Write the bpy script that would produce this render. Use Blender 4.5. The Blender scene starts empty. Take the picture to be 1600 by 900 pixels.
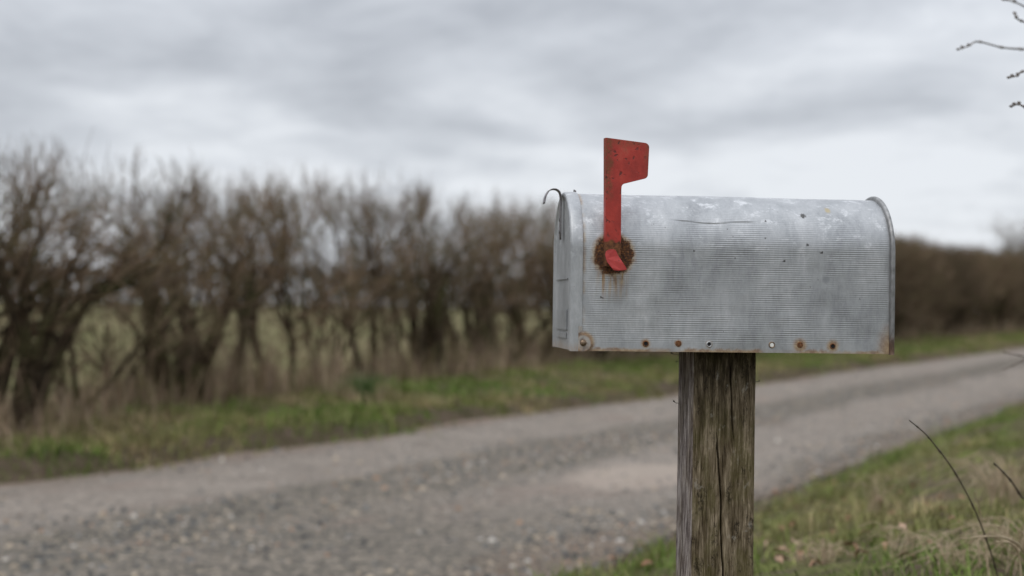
import bpy, bmesh, math, random
import numpy as np
from mathutils import Vector, Matrix

SC = bpy.context.scene
COL = SC.collection
random.seed(7)
RNG = np.random.default_rng(11)
PI = math.pi

# ------------------------------------------------------------------ camera
CAM_H = 1.10
FPX = 2222.2                                   # 50 mm on a 36 mm wide, 1600 px frame
camd = bpy.data.cameras.new('camera')
cam = bpy.data.objects.new('camera', camd)
COL.objects.link(cam)
camd.lens = 50; camd.sensor_width = 36
camd.clip_start = 0.05; camd.clip_end = 6000
CAM_M = (Matrix.Translation((0, 0, CAM_H)) @ Matrix.Rotation(math.radians(90.77), 4, 'X')
         @ Matrix.Rotation(math.radians(0.8), 4, 'Z'))
cam.matrix_world = CAM_M
camd.dof.use_dof = True
camd.dof.focus_distance = 1.99
camd.dof.aperture_fstop = 3.5
camd.dof.aperture_blades = 0
SC.camera = cam

# ------------------------------------------------------------------ sky and sun
SUN_EL, SUN_AZ = math.radians(52), math.radians(215)      # azimuth clockwise from +Y: behind and to the left
world = bpy.data.worlds.new('World'); SC.world = world
world.use_nodes = True
def build_world():
    nt = world.node_tree; nd = nt.nodes; lk = nt.links
    nd.clear()
    out = nd.new('ShaderNodeOutputWorld')
    sky = nd.new('ShaderNodeTexSky'); sky.sky_type = 'NISHITA'; sky.sun_disc = False
    sky.sun_elevation = SUN_EL; sky.sun_rotation = SUN_AZ
    bg1 = nd.new('ShaderNodeBackground'); bg1.inputs[1].default_value = 0.1
    lk.new(sky.outputs[0], bg1.inputs[0])
    tc = nd.new('ShaderNodeTexCoord')
    sep = nd.new('ShaderNodeSeparateXYZ'); lk.new(tc.outputs['Generated'], sep.inputs[0])
    def m(op, a, b=None, c=None):
        n = nd.new('ShaderNodeMath'); n.operation = op
        for i, v in enumerate((a, b, c)):
            if v is None: continue
            if isinstance(v, (int, float)): n.inputs[i].default_value = v
            else: lk.new(v, n.inputs[i])
        return n.outputs[0]
    z = m('MAXIMUM', sep.outputs[2], 0.0)
    den = m('ADD', z, 0.20)
    px = m('DIVIDE', sep.outputs[0], den); py = m('DIVIDE', sep.outputs[1], den)
    cmb = nd.new('ShaderNodeCombineXYZ'); lk.new(px, cmb.inputs[0]); lk.new(py, cmb.inputs[1])
    cmb.inputs[2].default_value = 21.4
    def noise(scale, detail, rough, dist=0.0, vec=None):
        n = nd.new('ShaderNodeTexNoise'); n.inputs['Scale'].default_value = scale
        n.inputs['Detail'].default_value = detail; n.inputs['Roughness'].default_value = rough
        n.inputs['Distortion'].default_value = dist
        lk.new(vec or cmb.outputs[0], n.inputs['Vector']); return n.outputs[0]
    n1 = noise(1.35, 5, 0.5, 0.4); n2 = noise(4.4, 5, 0.58, 0.3)
    mixv = m('ADD', m('MULTIPLY', n1, 0.72), m('MULTIPLY', n2, 0.28))
    # the cloud base brightens a little towards the horizon where it thins
    hz = m('SUBTRACT', 1.0, m('MINIMUM', m('MULTIPLY', z, 4.5), 1.0))
    mixv = m('ADD', mixv, m('MULTIPLY', hz, 0.10))
    rp = nd.new('ShaderNodeValToRGB'); lk.new(mixv, rp.inputs[0])
    cr = rp.color_ramp
    cr.elements[0].position = 0.36; cr.elements[0].color = (0.44, 0.465, 0.51, 1)
    cr.elements[1].position = 0.64; cr.elements[1].color = (0.83, 0.86, 0.905, 1)
    e = cr.elements.new(0.52); e.color = (0.64, 0.67, 0.72, 1)
    bg2 = nd.new('ShaderNodeBackground'); lk.new(rp.outputs[0], bg2.inputs[0])
    # an overcast dome is brighter overhead than at the horizon
    up = m('ADD', 1.0, m('MULTIPLY', m('POWER', m('MAXIMUM', m('SUBTRACT', z, 0.15), 0.0), 1.0), 1.9))
    lk.new(up, bg2.inputs[1])
    mx = nd.new('ShaderNodeMixShader'); mx.inputs[0].default_value = 0.94
    lk.new(bg1.outputs[0], mx.inputs[1]); lk.new(bg2.outputs[0], mx.inputs[2])
    lk.new(mx.outputs[0], out.inputs[0])
build_world()
sund = bpy.data.lights.new('sun', 'SUN'); sun = bpy.data.objects.new('sun', sund); COL.objects.link(sun)
sund.energy = 0.9; sund.angle = math.radians(40); sund.color = (1.0, 0.96, 0.90)
sdir = Vector((math.sin(SUN_AZ) * math.cos(SUN_EL), math.cos(SUN_AZ) * math.cos(SUN_EL), math.sin(SUN_EL)))
sun.rotation_euler = sdir.to_track_quat('Z', 'Y').to_euler()
sun.location = sdir * 50

SC.view_settings.view_transform = 'Standard'
SC.view_settings.look = 'None'
SC.view_settings.exposure = 0.0
SC.view_settings.gamma = 1.0
SC.view_settings.use_curve_mapping = False
SC.render.engine = 'CYCLES'
SC.cycles.use_denoising = True
SC.cycles.max_bounces = 6

# ------------------------------------------------------------------ helpers
def ray(px, py):
    d = Vector(((px - 800) / FPX, -(py - 450) / FPX, -1.0))
    return (CAM_M.to_3x3() @ d)
def at_depth(px, py, depth):
    d = ray(px, py); d = d * (depth / d.y)
    return Vector((d.x, d.y, CAM_H + d.z))
def on_ground(px, py, h=0.0):
    d = ray(px, py); t = (h - CAM_H) / d.z
    return Vector((d.x * t, d.y * t, h))

ROAD_ANG = math.radians(27.4)
RD = np.array([math.sin(ROAD_ANG), math.cos(ROAD_ANG)])     # along the road
RN = np.array([-math.cos(ROAD_ANG), math.sin(ROAD_ANG)])    # across it, away from the camera
def uv2xy(u, v): return u * RD[0] + v * RN[0], u * RD[1] + v * RN[1]
def xy2uv(x, y): return x * RD[0] + y * RD[1], x * RN[0] + y * RN[1]
V0, V1 = 2.52, 6.54

def vnoise(x, y, seed=0):
    x = np.asarray(x, float); y = np.asarray(y, float)
    xi = np.floor(x).astype(np.int64); yi = np.floor(y).astype(np.int64)
    fx = x - xi; fy = y - yi
    fx = fx * fx * (3 - 2 * fx); fy = fy * fy * (3 - 2 * fy)
    def h(a, b):
        n = (a * 374761393 + b * 668265263 + seed * 974634777) & 0xFFFFFFFF
        n = ((n ^ (n >> 13)) * 1274126177) & 0xFFFFFFFF
        n = n ^ (n >> 16)
        return (n & 0xFFFFFF) / float(0xFFFFFF)
    return ((h(xi, yi) * (1 - fx) + h(xi + 1, yi) * fx) * (1 - fy)
            + (h(xi, yi + 1) * (1 - fx) + h(xi + 1, yi + 1) * fx) * fy)
def fbm(x, y, seed=0, octv=4, gain=0.5):
    s = 0; a = 1; t = 0
    for k in range(octv):
        s = s + a * vnoise(np.asarray(x) * 2 ** k, np.asarray(y) * 2 ** k, seed + k); t += a; a *= gain
    return s / t - 0.5
def sstep(a, b, x):
    t = np.clip((np.asarray(x, float) - a) / (b - a), 0, 1); return t * t * (3 - 2 * t)
def road_edges(u):
    return (V0 + 0.22 * fbm(u * 0.8, 3.1, 5) + 0.10 * fbm(u * 5, 1.1, 8),
            V1 + 0.25 * fbm(u * 0.5, 9.1, 6) + 0.12 * fbm(u * 4, 2.1, 9))
def hedge_v(u): return np.interp(u, [5, 7.3, 10.4, 15.7, 21.3, 50, 100], [7.7, 8.0, 8.8, 9.6, 10.2, 10.8, 11.3])
def ground_z(x, y):
    u, v = xy2uv(np.asarray(x, float), np.asarray(y, float))
    e0, e1 = road_edges(u)
    z = 0.035 * fbm(u * 0.9, v * 0.9, 21, 4)
    near = sstep(e0, e0 - 0.35, v); far = sstep(e1, e1 + 0.22, v)
    z = z + near * (0.05 + 0.12 * fbm(u * 1.5, v * 1.5, 31, 4) + 0.07 * fbm(u * 5, v * 5, 33, 3)) + 0.62 * near * np.tanh(np.clip(2.35 - v, 0, 9) * 0.52) * (1 - sstep(25, 60, u))
    z = z + far * (0.11 + 0.16 * fbm(u * 1.3, v * 1.3, 41, 4)) + 0.06 * sstep(7.0, 9.0, v)
    # wheel tracks and a pothole hollow
    rd = (1 - near) * (1 - far)
    z = z - rd * 0.02 * (np.exp(-((v - 3.6) / 0.4) ** 2) + np.exp(-((v - 5.5) / 0.4) ** 2))
    d2 = (u ** 2 + v ** 2) ** 0.5
    fade = 1 - sstep(60, 200, d2)
    return z * fade

def hit(px, py):
    d = ray(px, py); t = np.linspace(1.2, 60, 12000)
    X = d.x * t; Y = d.y * t; Z = CAM_H + d.z * t
    i = int(np.argmax(Z < ground_z(X, Y)))
    return Vector((X[i], Y[i], Z[i]))

def mesh_np(name, V, faces, mats=(), parent=None, col=None, smooth=False, fmat=None):
    """faces: list of (n,k) int arrays"""
    me = bpy.data.meshes.new(name)
    V = np.asarray(V, np.float32)
    me.vertices.add(len(V)); me.vertices.foreach_set('co', V.ravel())
    loops = np.concatenate([f.ravel() for f in faces]).astype(np.int32)
    tot = np.concatenate([np.full(len(f), f.shape[1], np.int32) for f in faces])
    st = np.zeros(len(tot), np.int32); st[1:] = np.cumsum(tot)[:-1]
    me.loops.add(len(loops)); me.loops.foreach_set('vertex_index', loops)
    me.polygons.add(len(tot)); me.polygons.foreach_set('loop_start', st)
    if smooth: me.polygons.foreach_set('use_smooth', np.ones(len(tot), bool))
    if fmat is not None: me.polygons.foreach_set('material_index', np.asarray(fmat, np.int32))
    me.update(calc_edges=True); me.validate()
    if col is not None:
        a = me.color_attributes.new('tint', 'FLOAT_COLOR', 'POINT')
        c = np.ones((len(V), 4), np.float32); c[:, :3] = col
        a.data.foreach_set('color', c.ravel())
    for m in mats: me.materials.append(m)
    o = bpy.data.objects.new(name, me); COL.objects.link(o)
    if parent: o.parent = parent
    return o
def bm_obj(name, bm, mat, parent=None, smooth=False):
    me = bpy.data.meshes.new(name); bm.to_mesh(me); bm.free()
    if smooth:
        for p in me.polygons: p.use_smooth = True
    for m in (mat if isinstance(mat, (list, tuple)) else [mat]): me.materials.append(m)
    o = bpy.data.objects.new(name, me); COL.objects.link(o)
    if parent: o.parent = parent
    return o
def tag(o, label=None, cat=None, group=None, kind=None):
    if label: o['label'] = label
    if cat: o['category'] = cat
    if group: o['group'] = group
    if kind: o['kind'] = kind
    return o
def empty(name, loc=(0, 0, 0), rz=0.0):
    o = bpy.data.objects.new(name, None); COL.objects.link(o)
    o.location = loc; o.rotation_euler = (0, 0, rz); o.empty_display_size = 0.1
    return o

def seg_tubes(P0, P1, R0, R1, sides=3):
    P0 = np.asarray(P0, float); P1 = np.asarray(P1, float); R0 = np.asarray(R0)[:, None]; R1 = np.asarray(R1)[:, None]
    d = P1 - P0; d /= (np.linalg.norm(d, axis=1, keepdims=True) + 1e-9)
    ref = np.where(np.abs(d[:, 2:3]) < 0.9, np.array([[0, 0, 1.0]]), np.array([[1.0, 0, 0]]))
    a = np.cross(d, ref); a /= np.linalg.norm(a, axis=1, keepdims=True)
    b = np.cross(d, a)
    n = len(P0); V = np.zeros((n, 2 * sides, 3))
    for k in range(sides):
        t = 2 * PI * k / sides
        o = a * math.cos(t) + b * math.sin(t)
        V[:, k] = P0 + o * R0; V[:, sides + k] = P1 + o * R1
    base = (np.arange(n) * 2 * sides)[:, None]
    F = np.concatenate([base + np.array([[k, (k + 1) % sides, sides + (k + 1) % sides, sides + k]]) for k in range(sides)])
    return V.reshape(-1, 3), F
def poly_tube(pts, rad, sides=8, cap=True):
    pts = np.asarray(pts, float); n = len(pts)
    d = np.gradient(pts, axis=0); d /= np.linalg.norm(d, axis=1, keepdims=True)
    V = []; ref = np.array([0.31, 0.17, 0.93])
    a = np.cross(d[0], ref); a /= np.linalg.norm(a)
    for i in range(n):
        a = a - d[i] * np.dot(a, d[i]); a /= np.linalg.norm(a); b = np.cross(d[i], a)
        for k in range(sides):
            t = 2 * PI * k / sides
            V.append(pts[i] + (a * math.cos(t) + b * math.sin(t)) * rad[i])
    F = []
    for i in range(n - 1):
        for k in range(sides):
            F.append([i * sides + k, i * sides + (k + 1) % sides, (i + 1) * sides + (k + 1) % sides, (i + 1) * sides + k])
    return np.array(V), np.array(F)
def catmull(pts, n=8):
    p = [np.array(q, float) for q in pts]; p = [2 * p[0] - p[1]] + p + [2 * p[-1] - p[-2]]
    out = []
    for i in range(1, len(p) - 2):
        for k in range(n):
            t = k / n
            out.append(0.5 * ((2 * p[i]) + (-p[i - 1] + p[i + 1]) * t + (2 * p[i - 1] - 5 * p[i] + 4 * p[i + 1] - p[i + 2]) * t * t
                              + (-p[i - 1] + 3 * p[i] - 3 * p[i + 1] + p[i + 2]) * t ** 3))
    out.append(p[-2]); return np.array(out)

# ------------------------------------------------------------------ node helper
class Mat:
    def __init__(s, name, **kw):
        s.m = bpy.data.materials.new(name); s.m.use_nodes = True
        s.nt = s.m.node_tree; s.nd = s.nt.nodes; s.nd.clear()
        s.out = s.nd.new('ShaderNodeOutputMaterial'); s.b = s.nd.new('ShaderNodeBsdfPrincipled')
        s.nt.links.new(s.b.outputs[0], s.out.inputs[0])
        s.tc = None
        for k, v in kw.items(): s.set(k, v)
    def set(s, k, v):
        k = {'base': 'Base Color', 'rough': 'Roughness', 'metal': 'Metallic', 'spec': 'Specular IOR Level', 'normal': 'Normal'}.get(k, k)
        s.inp(s.b.inputs[k], v); return s
    def inp(s, sock, v):
        if isinstance(v, bpy.types.NodeSocket): s.nt.links.new(v, sock)
        elif isinstance(v, (tuple, list)) and len(v) == 3 and sock.type == 'RGBA': sock.default_value = (*v, 1)
        else: sock.default_value = v
    def obj(s):
        if not s.tc: s.tc = s.nd.new('ShaderNodeTexCoord')
        return s.tc.outputs['Object']
    def geo(s, out): 
        n = s.nd.new('ShaderNodeNewGeometry'); return n.outputs[out]
    def attr(s, name):
        n = s.nd.new('ShaderNodeAttribute'); n.attribute_name = name; return n.outputs['Color']
    def objrand(s):
        n = s.nd.new('ShaderNodeObjectInfo'); return n.outputs['Random']
    def xyz(s, v):
        n = s.nd.new('ShaderNodeSeparateXYZ'); s.inp(n.inputs[0], v); return n.outputs
    def vec(s, x, y, z):
        n = s.nd.new('ShaderNodeCombineXYZ')
        for i, q in enumerate((x, y, z)): s.inp(n.inputs[i], q)
        return n.outputs[0]
    def scale(s, v, sc, off=(0, 0, 0)):
        n = s.nd.new('ShaderNodeMapping'); s.inp(n.inputs['Vector'], v)
        n.inputs['Scale'].default_value = sc; n.inputs['Location'].default_value = off; return n.outputs[0]
    def noise(s, v, scale, detail=3, rough=0.5, dist=0.0):
        n = s.nd.new('ShaderNodeTexNoise'); s.inp(n.inputs['Vector'], v)
        n.inputs['Scale'].default_value = scale; n.inputs['Detail'].default_value = detail
        n.inputs['Roughness'].default_value = rough; n.inputs['Distortion'].default_value = dist
        return n.outputs[0]
    def voro(s, v, scale, out='Color', feature='F1'):
        n = s.nd.new('ShaderNodeTexVoronoi'); n.feature = feature; s.inp(n.inputs['Vector'], v)
        n.inputs['Scale'].default_value = scale; return n.outputs[out]
    def math(s, op, a, b=None, c=None):
        n = s.nd.new('ShaderNodeMath'); n.operation = op
        for i, q in enumerate((a, b, c)):
            if q is not None: s.inp(n.inputs[i], q)
        return n.outputs[0]
    def rng(s, v, a, b, c=0.0, d=1.0):
        n = s.nd.new('ShaderNodeMapRange'); n.interpolation_type = 'SMOOTHSTEP'
        s.inp(n.inputs[0], v)
        for i, q in enumerate((a, b, c, d)): s.inp(n.inputs[i + 1], q)
        return n.outputs[0]
    def ramp(s, v, stops):
        n = s.nd.new('ShaderNodeValToRGB'); s.inp(n.inputs[0], v); cr = n.color_ramp
        for i, (p, c) in enumerate(stops):
            e = cr.elements[i] if i < 2 else cr.elements.new(p)
            e.position = p; e.color = (*c, 1)
        return n.outputs[0]
    def mix(s, f, a, b, blend='MIX'):
        n = s.nd.new('ShaderNodeMix'); n.data_type = 'RGBA'; n.blend_type = blend
        s.inp(n.inputs[0], f); s.inp(n.inputs[6], a); s.inp(n.inputs[7], b); return n.outputs[2]
    def bump(s, h, strength=0.3, dist=0.01):
        n = s.nd.new('ShaderNodeBump'); s.inp(n.inputs['Height'], h)
        n.inputs['Strength'].default_value = strength; n.inputs['Distance'].default_value = dist
        s.nt.links.new(n.outputs[0], s.b.inputs['Normal']); return s

# ------------------------------------------------------------------ ground and road
def ground_mat():
    m = Mat('ground_mix', rough=1.0, spec=0.05)
    p = m.obj()
    x, y, z = m.xyz(p)
    u = m.math('ADD', m.math('MULTIPLY', x, float(RD[0])), m.math('MULTIPLY', y, float(RD[1])))
    v = m.math('ADD', m.math('MULTIPLY', x, float(RN[0])), m.math('MULTIPLY', y, float(RN[1])))
    n1 = m.noise(p, 1.3, 4); n2 = m.noise(p, 9, 4, 0.6); n3 = m.noise(p, 45, 3, 0.6); nb = m.noise(p, 0.05, 3)
    soil = m.ramp(n2, [(0.3, (0.045, 0.032, 0.022)), (0.7, (0.11, 0.082, 0.06))])
    green = m.ramp(n3, [(0.25, (0.05, 0.055, 0.018)), (0.5, (0.10, 0.105, 0.04)), (0.8, (0.20, 0.17, 0.09))])
    field = m.ramp(m.math('ADD', m.math('MULTIPLY', n1, 0.4), m.math('MULTIPLY', nb, 0.6)),
                   [(0.35, (0.125, 0.135, 0.055)), (0.55, (0.19, 0.165, 0.09)), (0.7, (0.22, 0.175, 0.115))])
    litter = m.ramp(n3, [(0.3, (0.07, 0.05, 0.035)), (0.7, (0.21, 0.15, 0.10))])
    # verge: soil showing through near the road edges, grass elsewhere, leaf litter under the hedge
    wob = m.math('MULTIPLY', m.math('SUBTRACT', n1, 0.5), 0.9)
    vw = m.math('ADD', v, wob)
    edge = m.math('MULTIPLY', m.rng(vw, 7.5, 7.0), m.rng(vw, 1.8, 2.2))
    c = m.mix(m.rng(n2, 0.40, 0.62), green, soil)
    c = m.mix(m.math('MULTIPLY', edge, 0.8), c, soil)
    # the hedge line swings away from the lane
    hv = m.math('ADD', m.math('MULTIPLY', m.rng(u, 4.0, 24.0), 2.6), 7.75)
    vw2 = m.math('SUBTRACT', vw, hv)
    c = m.mix(m.math('MULTIPLY', m.rng(vw2, -0.9, -0.3), m.rng(vw2, 2.2, 1.2)), c, litter)
    c = m.mix(m.rng(vw2, 1.3, 2.4), c, field)
    m.set('base', c); m.bump(n3, 0.6, 0.03)
    return m.m
def axis(*parts): return np.unique(np.concatenate([np.arange(a, b, s) for a, b, s in parts]).round(4))
def sheet(us, vs):
    U, Vv = np.meshgrid(us, vs, indexing='ij')
    nu, nv = U.shape
    idx = np.arange(nu * nv).reshape(nu, nv)
    F = np.stack([idx[:-1, :-1], idx[1:, :-1], idx[1:, 1:], idx[:-1, 1:]], -1).reshape(-1, 4)
    return U, Vv, F
us = axis((-3000, -200, 300), (-200, -20, 20), (-20, 2, 2), (2, 22, 0.1), (22, 50, 0.3), (50, 140, 2), (140, 400, 20), (400, 4801, 400))
vs = axis((-2000, -200, 300), (-200, -10, 10), (-10, -2, 1), (-2, 12, 0.1), (12, 20, 0.5), (20, 60, 4), (60, 300, 20), (300, 4001, 300))
U, Vv, F = sheet(us, vs)
X, Y = uv2xy(U, Vv)
Z = ground_z(X, Y)
e0, e1 = road_edges(U)
Z = Z - 0.05 * sstep(e0 + 0.12, e0 + 0.35, Vv) * sstep(e1 - 0.12, e1 - 0.35, Vv) * (np.abs(U) < 4000)
Z = Z - 0.03 * ((Vv > e0 + 0.1) & (Vv < e1 - 0.1))
g = mesh_np('ground', np.stack([X, Y, Z], -1).reshape(-1, 3), [F], [ground_mat()], smooth=True)
tag(g, 'rough grassy verges and flat winter field beside the gravel lane', 'ground', kind='structure')

def road_mat():
    m = Mat('gravel_road', rough=0.95, spec=0.08)
    p = m.obj(); x, y, z = m.xyz(p)
    u = m.math('ADD', m.math('MULTIPLY', x, float(RD[0])), m.math('MULTIPLY', y, float(RD[1])))
    v = m.math('ADD', m.math('MULTIPLY', x, float(RN[0])), m.math('MULTIPLY', y, float(RN[1])))
    q = m.vec(m.math('MULTIPLY', u, 0.35), v, 0.0)
    nw = m.noise(q, 1.2, 4, 0.55); ns = m.noise(p, 60, 3, 0.7); nm = m.noise(p, 7, 4, 0.6)
    vw = m.math('ADD', v, m.math('MULTIPLY', m.math('SUBTRACT', nw, 0.5), 1.1))
    mid = m.noise(p, 2.6, 5, 0.7); lumpy = m.noise(p, 16, 4, 0.65)
    smooth = m.ramp(m.math('ADD', m.math('MULTIPLY', ns, 0.45), m.math('ADD', m.math('MULTIPLY', mid, 0.25), m.math('MULTIPLY', lumpy, 0.3))), [(0.36, (0.105, 0.088, 0.074)), (0.5, (0.225, 0.194, 0.166)), (0.63, (0.36, 0.312, 0.268))])
    st = m.voro(p, 55, 'Color'); sd = m.xyz(st)
    stone = m.ramp(m.math('ADD', m.math('MULTIPLY', sd[0], 0.6), m.math('MULTIPLY', m.rng(lumpy, 0.3, 0.7), 0.4)), [(0.1, (0.032, 0.031, 0.028)), (0.42, (0.088, 0.082, 0.071)), (0.75, (0.20, 0.172, 0.135)), (1.0, (0.48, 0.40, 0.31))])
    # loose gravel in the crown and along the edges, packed fines in the two wheel tracks
    crown = m.math('MULTIPLY', m.rng(vw, 4.0, 4.35), m.rng(vw, 5.35, 5.0))
    side = m.math('MAXIMUM', m.rng(vw, 3.0, 2.7), m.math('MULTIPLY', m.rng(vw, 6.1, 6.5), 0.5))
    loose = m.math('MAXIMUM', crown, side)
    loose = m.math('MULTIPLY', loose, m.rng(m.math('ADD', m.math('MULTIPLY', nm, 0.5), m.math('MULTIPLY', mid, 0.5)), 0.36, 0.55))
    loose = m.math('MAXIMUM', loose, m.math('MULTIPLY', m.math('MULTIPLY', m.rng(u, 8.5, 5.5), m.rng(v, 5.4, 4.9)), m.rng(mid, 0.3, 0.55, 0.35, 0.85)))
    c = m.mix(m.math('ADD', m.math('MULTIPLY', loose, 0.85), 0.12), smooth, stone)
    # brown earth washed in from the far verge
    c = m.mix(m.math('MULTIPLY', m.rng(vw, 6.25, 6.6), 0.55), c, (0.20, 0.135, 0.10))
    c = m.mix(m.math('MULTIPLY', m.rng(vw, 2.85, 2.55), 0.45), c, (0.17, 0.12, 0.09))
    # patch of pale dried silt in a shallow hollow
    a = on_ground(1015, 741); pu, pv = xy2uv(a.x, a.y)
    du = m.math('DIVIDE', m.math('SUBTRACT', u, float(pu)), 0.85); dv = m.math('DIVIDE', m.math('SUBTRACT', v, float(pv)), 0.5)
    dd = m.math('ADD', m.math('MULTIPLY', du, du), m.math('MULTIPLY', dv, dv))
    dd = m.math('ADD', dd, m.math('MULTIPLY', m.math('SUBTRACT', nm, 0.5), 0.9))
    c = m.mix(m.math('MULTIPLY', m.rng(dd, 1.15, 0.5), 0.6), c, (0.36, 0.30, 0.25))
    c = m.mix(m.math('MULTIPLY', m.rng(nw, 0.56, 0.70), 0.30), c, (0.20, 0.14, 0.115))
    m.set('base', c); m.bump(m.math('ADD', m.math('MULTIPLY', ns, 0.4), m.math('MULTIPLY', m.xyz(m.voro(p, 55, 'Color'))[0], loose)), 0.7, 0.02)
    return m.m
rus = axis((-60, 0, 4), (0, 2, 0.5), (2, 22, 0.1), (22, 60, 0.3), (60, 160, 2), (160, 420, 10))
tt = np.linspace(0, 1, 56)
U, T = np.meshgrid(rus, tt, indexing='ij')
e0, e1 = road_edges(U)
Vv = e0 + (e1 - e0) * T
X, Y = uv2xy(U, Vv)
Z = ground_z(X, Y) + 0.006
nu, nv = U.shape; idx = np.arange(nu * nv).reshape(nu, nv)
F = np.stack([idx[:-1, :-1], idx[1:, :-1], idx[1:, 1:], idx[:-1, 1:]], -1).reshape(-1, 4)
rd = mesh_np('road', np.stack([X, Y, Z], -1).reshape(-1, 3), [F], [road_mat()], smooth=True)
tag(rd, 'grey gravel lane running away to the right past the mailbox', 'road', kind='structure')

def tint_mat(name, rough=0.9, spec=0.1, trans=0.0):
    m = Mat(name, rough=rough, spec=spec)
    p = m.obj(); n = m.noise(p, 30, 2)
    c = m.mix(0.5, m.attr('tint'), m.mix(1.0, m.attr('tint'), m.ramp(n, [(0.3, (0.6, 0.6, 0.6)), (0.7, (1.25, 1.25, 1.25))]), 'MULTIPLY'))
    m.set('base', c)
    return m.m

# loose stones
def stones():
    n = 80000
    # density falls with distance
    u = 1.5 + (RNG.random(n) ** 1.9) * 26
    k = RNG.random(n)
    v = np.where(k < 0.38, RNG.normal(4.7, 0.45, n), np.where(k < 0.72, RNG.normal(2.75, 0.28, n), RNG.uniform(2.4, 6.6, n)))
    cl = fbm(u * 1.3, v * 1.3, 77, 3)
    keep = (RNG.random(n) < 0.55 + 1.6 * cl) & (v > 2.3) & (v < 6.7)
    u, v = u[keep], v[keep]; n = len(u)
    x, y = uv2xy(u, v); z = ground_z(x, y) + 0.006
    s = np.clip(RNG.lognormal(math.log(0.0068), 0.55, n), 0.003, 0.026)
    base = np.array([[1, 0, 0], [0.3, 0.95, 0], [-0.8, 0.6, 0], [-0.8, -0.6, 0], [0.3, -0.95, 0], [0.1, 0, 0.8], [0.6, 0.1, 0.55], [-0.45, 0.3, 0.6]])
    Fb = np.array([[0, 1, 6], [1, 5, 6], [1, 2, 7], [1, 7, 5], [2, 3, 7], [3, 5, 7], [3, 4, 5], [4, 6, 5], [4, 0, 6]])
    a = RNG.random(n) * 2 * PI; ca, sa = np.cos(a), np.sin(a)
    B = base[None] * RNG.uniform(0.65, 1.3, (n, 8, 3)) * s[:, None, None]
    Vx = B[..., 0] * ca[:, None] - B[..., 1] * sa[:, None] + x[:, None]
    Vy = B[..., 0] * sa[:, None] + B[..., 1] * ca[:, None] + y[:, None]
    Vz = B[..., 2] + z[:, None] - 0.002
    V = np.stack([Vx, Vy, Vz], -1).reshape(-1, 3)
    F = (np.arange(n)[:, None, None] * 8 + Fb[None]).reshape(-1, 3)
    pal = np.array([[0.075, 0.075, 0.072], [0.14, 0.134, 0.125], [0.21, 0.185, 0.157], [0.34, 0.28, 0.21], [0.28, 0.175, 0.115], [0.40, 0.37, 0.33]])
    ci = RNG.choice(6, n, p=[0.27, 0.32, 0.19, 0.12, 0.05, 0.05])
    c = pal[ci] * RNG.uniform(0.75, 1.2, (n, 1))
    o = mesh_np('gravel', V, [F], [tint_mat('stone')], col=np.repeat(c, 8, 0))
    tag(o, 'loose grey and tan stones scattered over the lane', 'gravel', kind='stuff')
stones()

# ------------------------------------------------------------------ grass
def blades(name, u, v, h, w, col, lean, label, cat, mat, sink=0.01):
    n = len(u)
    x, y = uv2xy(u, v); z = ground_z(x, y) - sink
    a = RNG.random(n) * 2 * PI
    la = RNG.random(n) * 2 * PI
    dx, dy = np.cos(la) * lean, np.sin(la) * lean
    wx, wy = np.cos(a) * w / 2, np.sin(a) * w / 2
    P = np.stack([x, y, z], -1); H = h[:, None]
    up = np.array([[0, 0, 1.0]])
    L = np.stack([dx, dy, np.zeros(n)], -1); W = np.stack([wx, wy, np.zeros(n)], -1)
    q1 = P + (up * 0.5 + L * 0.22) * H
    hor = np.minimum(lean, 1.3)
    q2 = P + (up * (0.95 - 0.33 * hor[:, None]) + L * 0.85) * H
    V = np.stack([P - W, P + W, q1 + W * 0.8, q1 - W * 0.8, q2], 1).reshape(-1, 3)
    b = (np.arange(n) * 5)[:, None]
    o = mesh_np(name, V, [b + np.array([[0, 1, 2, 3]]), b + np.array([[3, 2, 4]])], [mat], col=np.repeat(col, 5, 0))
    tag(o, label, cat, kind='stuff')
    return o
grass_mat = tint_mat('grass_blade', 0.75, 0.10)
GP = np.array([[0.11, 0.17, 0.028], [0.15, 0.20, 0.045], [0.19, 0.20, 0.065], [0.30, 0.26, 0.12], [0.44, 0.35, 0.20], [0.065, 0.11, 0.02], [0.24, 0.155, 0.095]])
def grass_cols(n, u, v, green=0.0):
    pr = np.array([0.20, 0.22, 0.20, 0.16, 0.10, 0.08, 0.04])
    c = GP[RNG.choice(7, n, p=pr)]
    patch = fbm(u * 0.9, v * 0.9, 91, 3) + green
    lush = np.array([0.095, 0.185, 0.028]); dry = np.array([0.35, 0.27, 0.15])
    k = np.clip(patch * 2.6, 0, 0.7)[:, None]; d = np.clip(-patch * 2.4, 0, 0.6)[:, None]
    c = c * (1 - k) + lush * k; c = c * (1 - d) + dry * d
    return c * RNG.uniform(0.7, 1.25, (n, 1))
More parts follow.
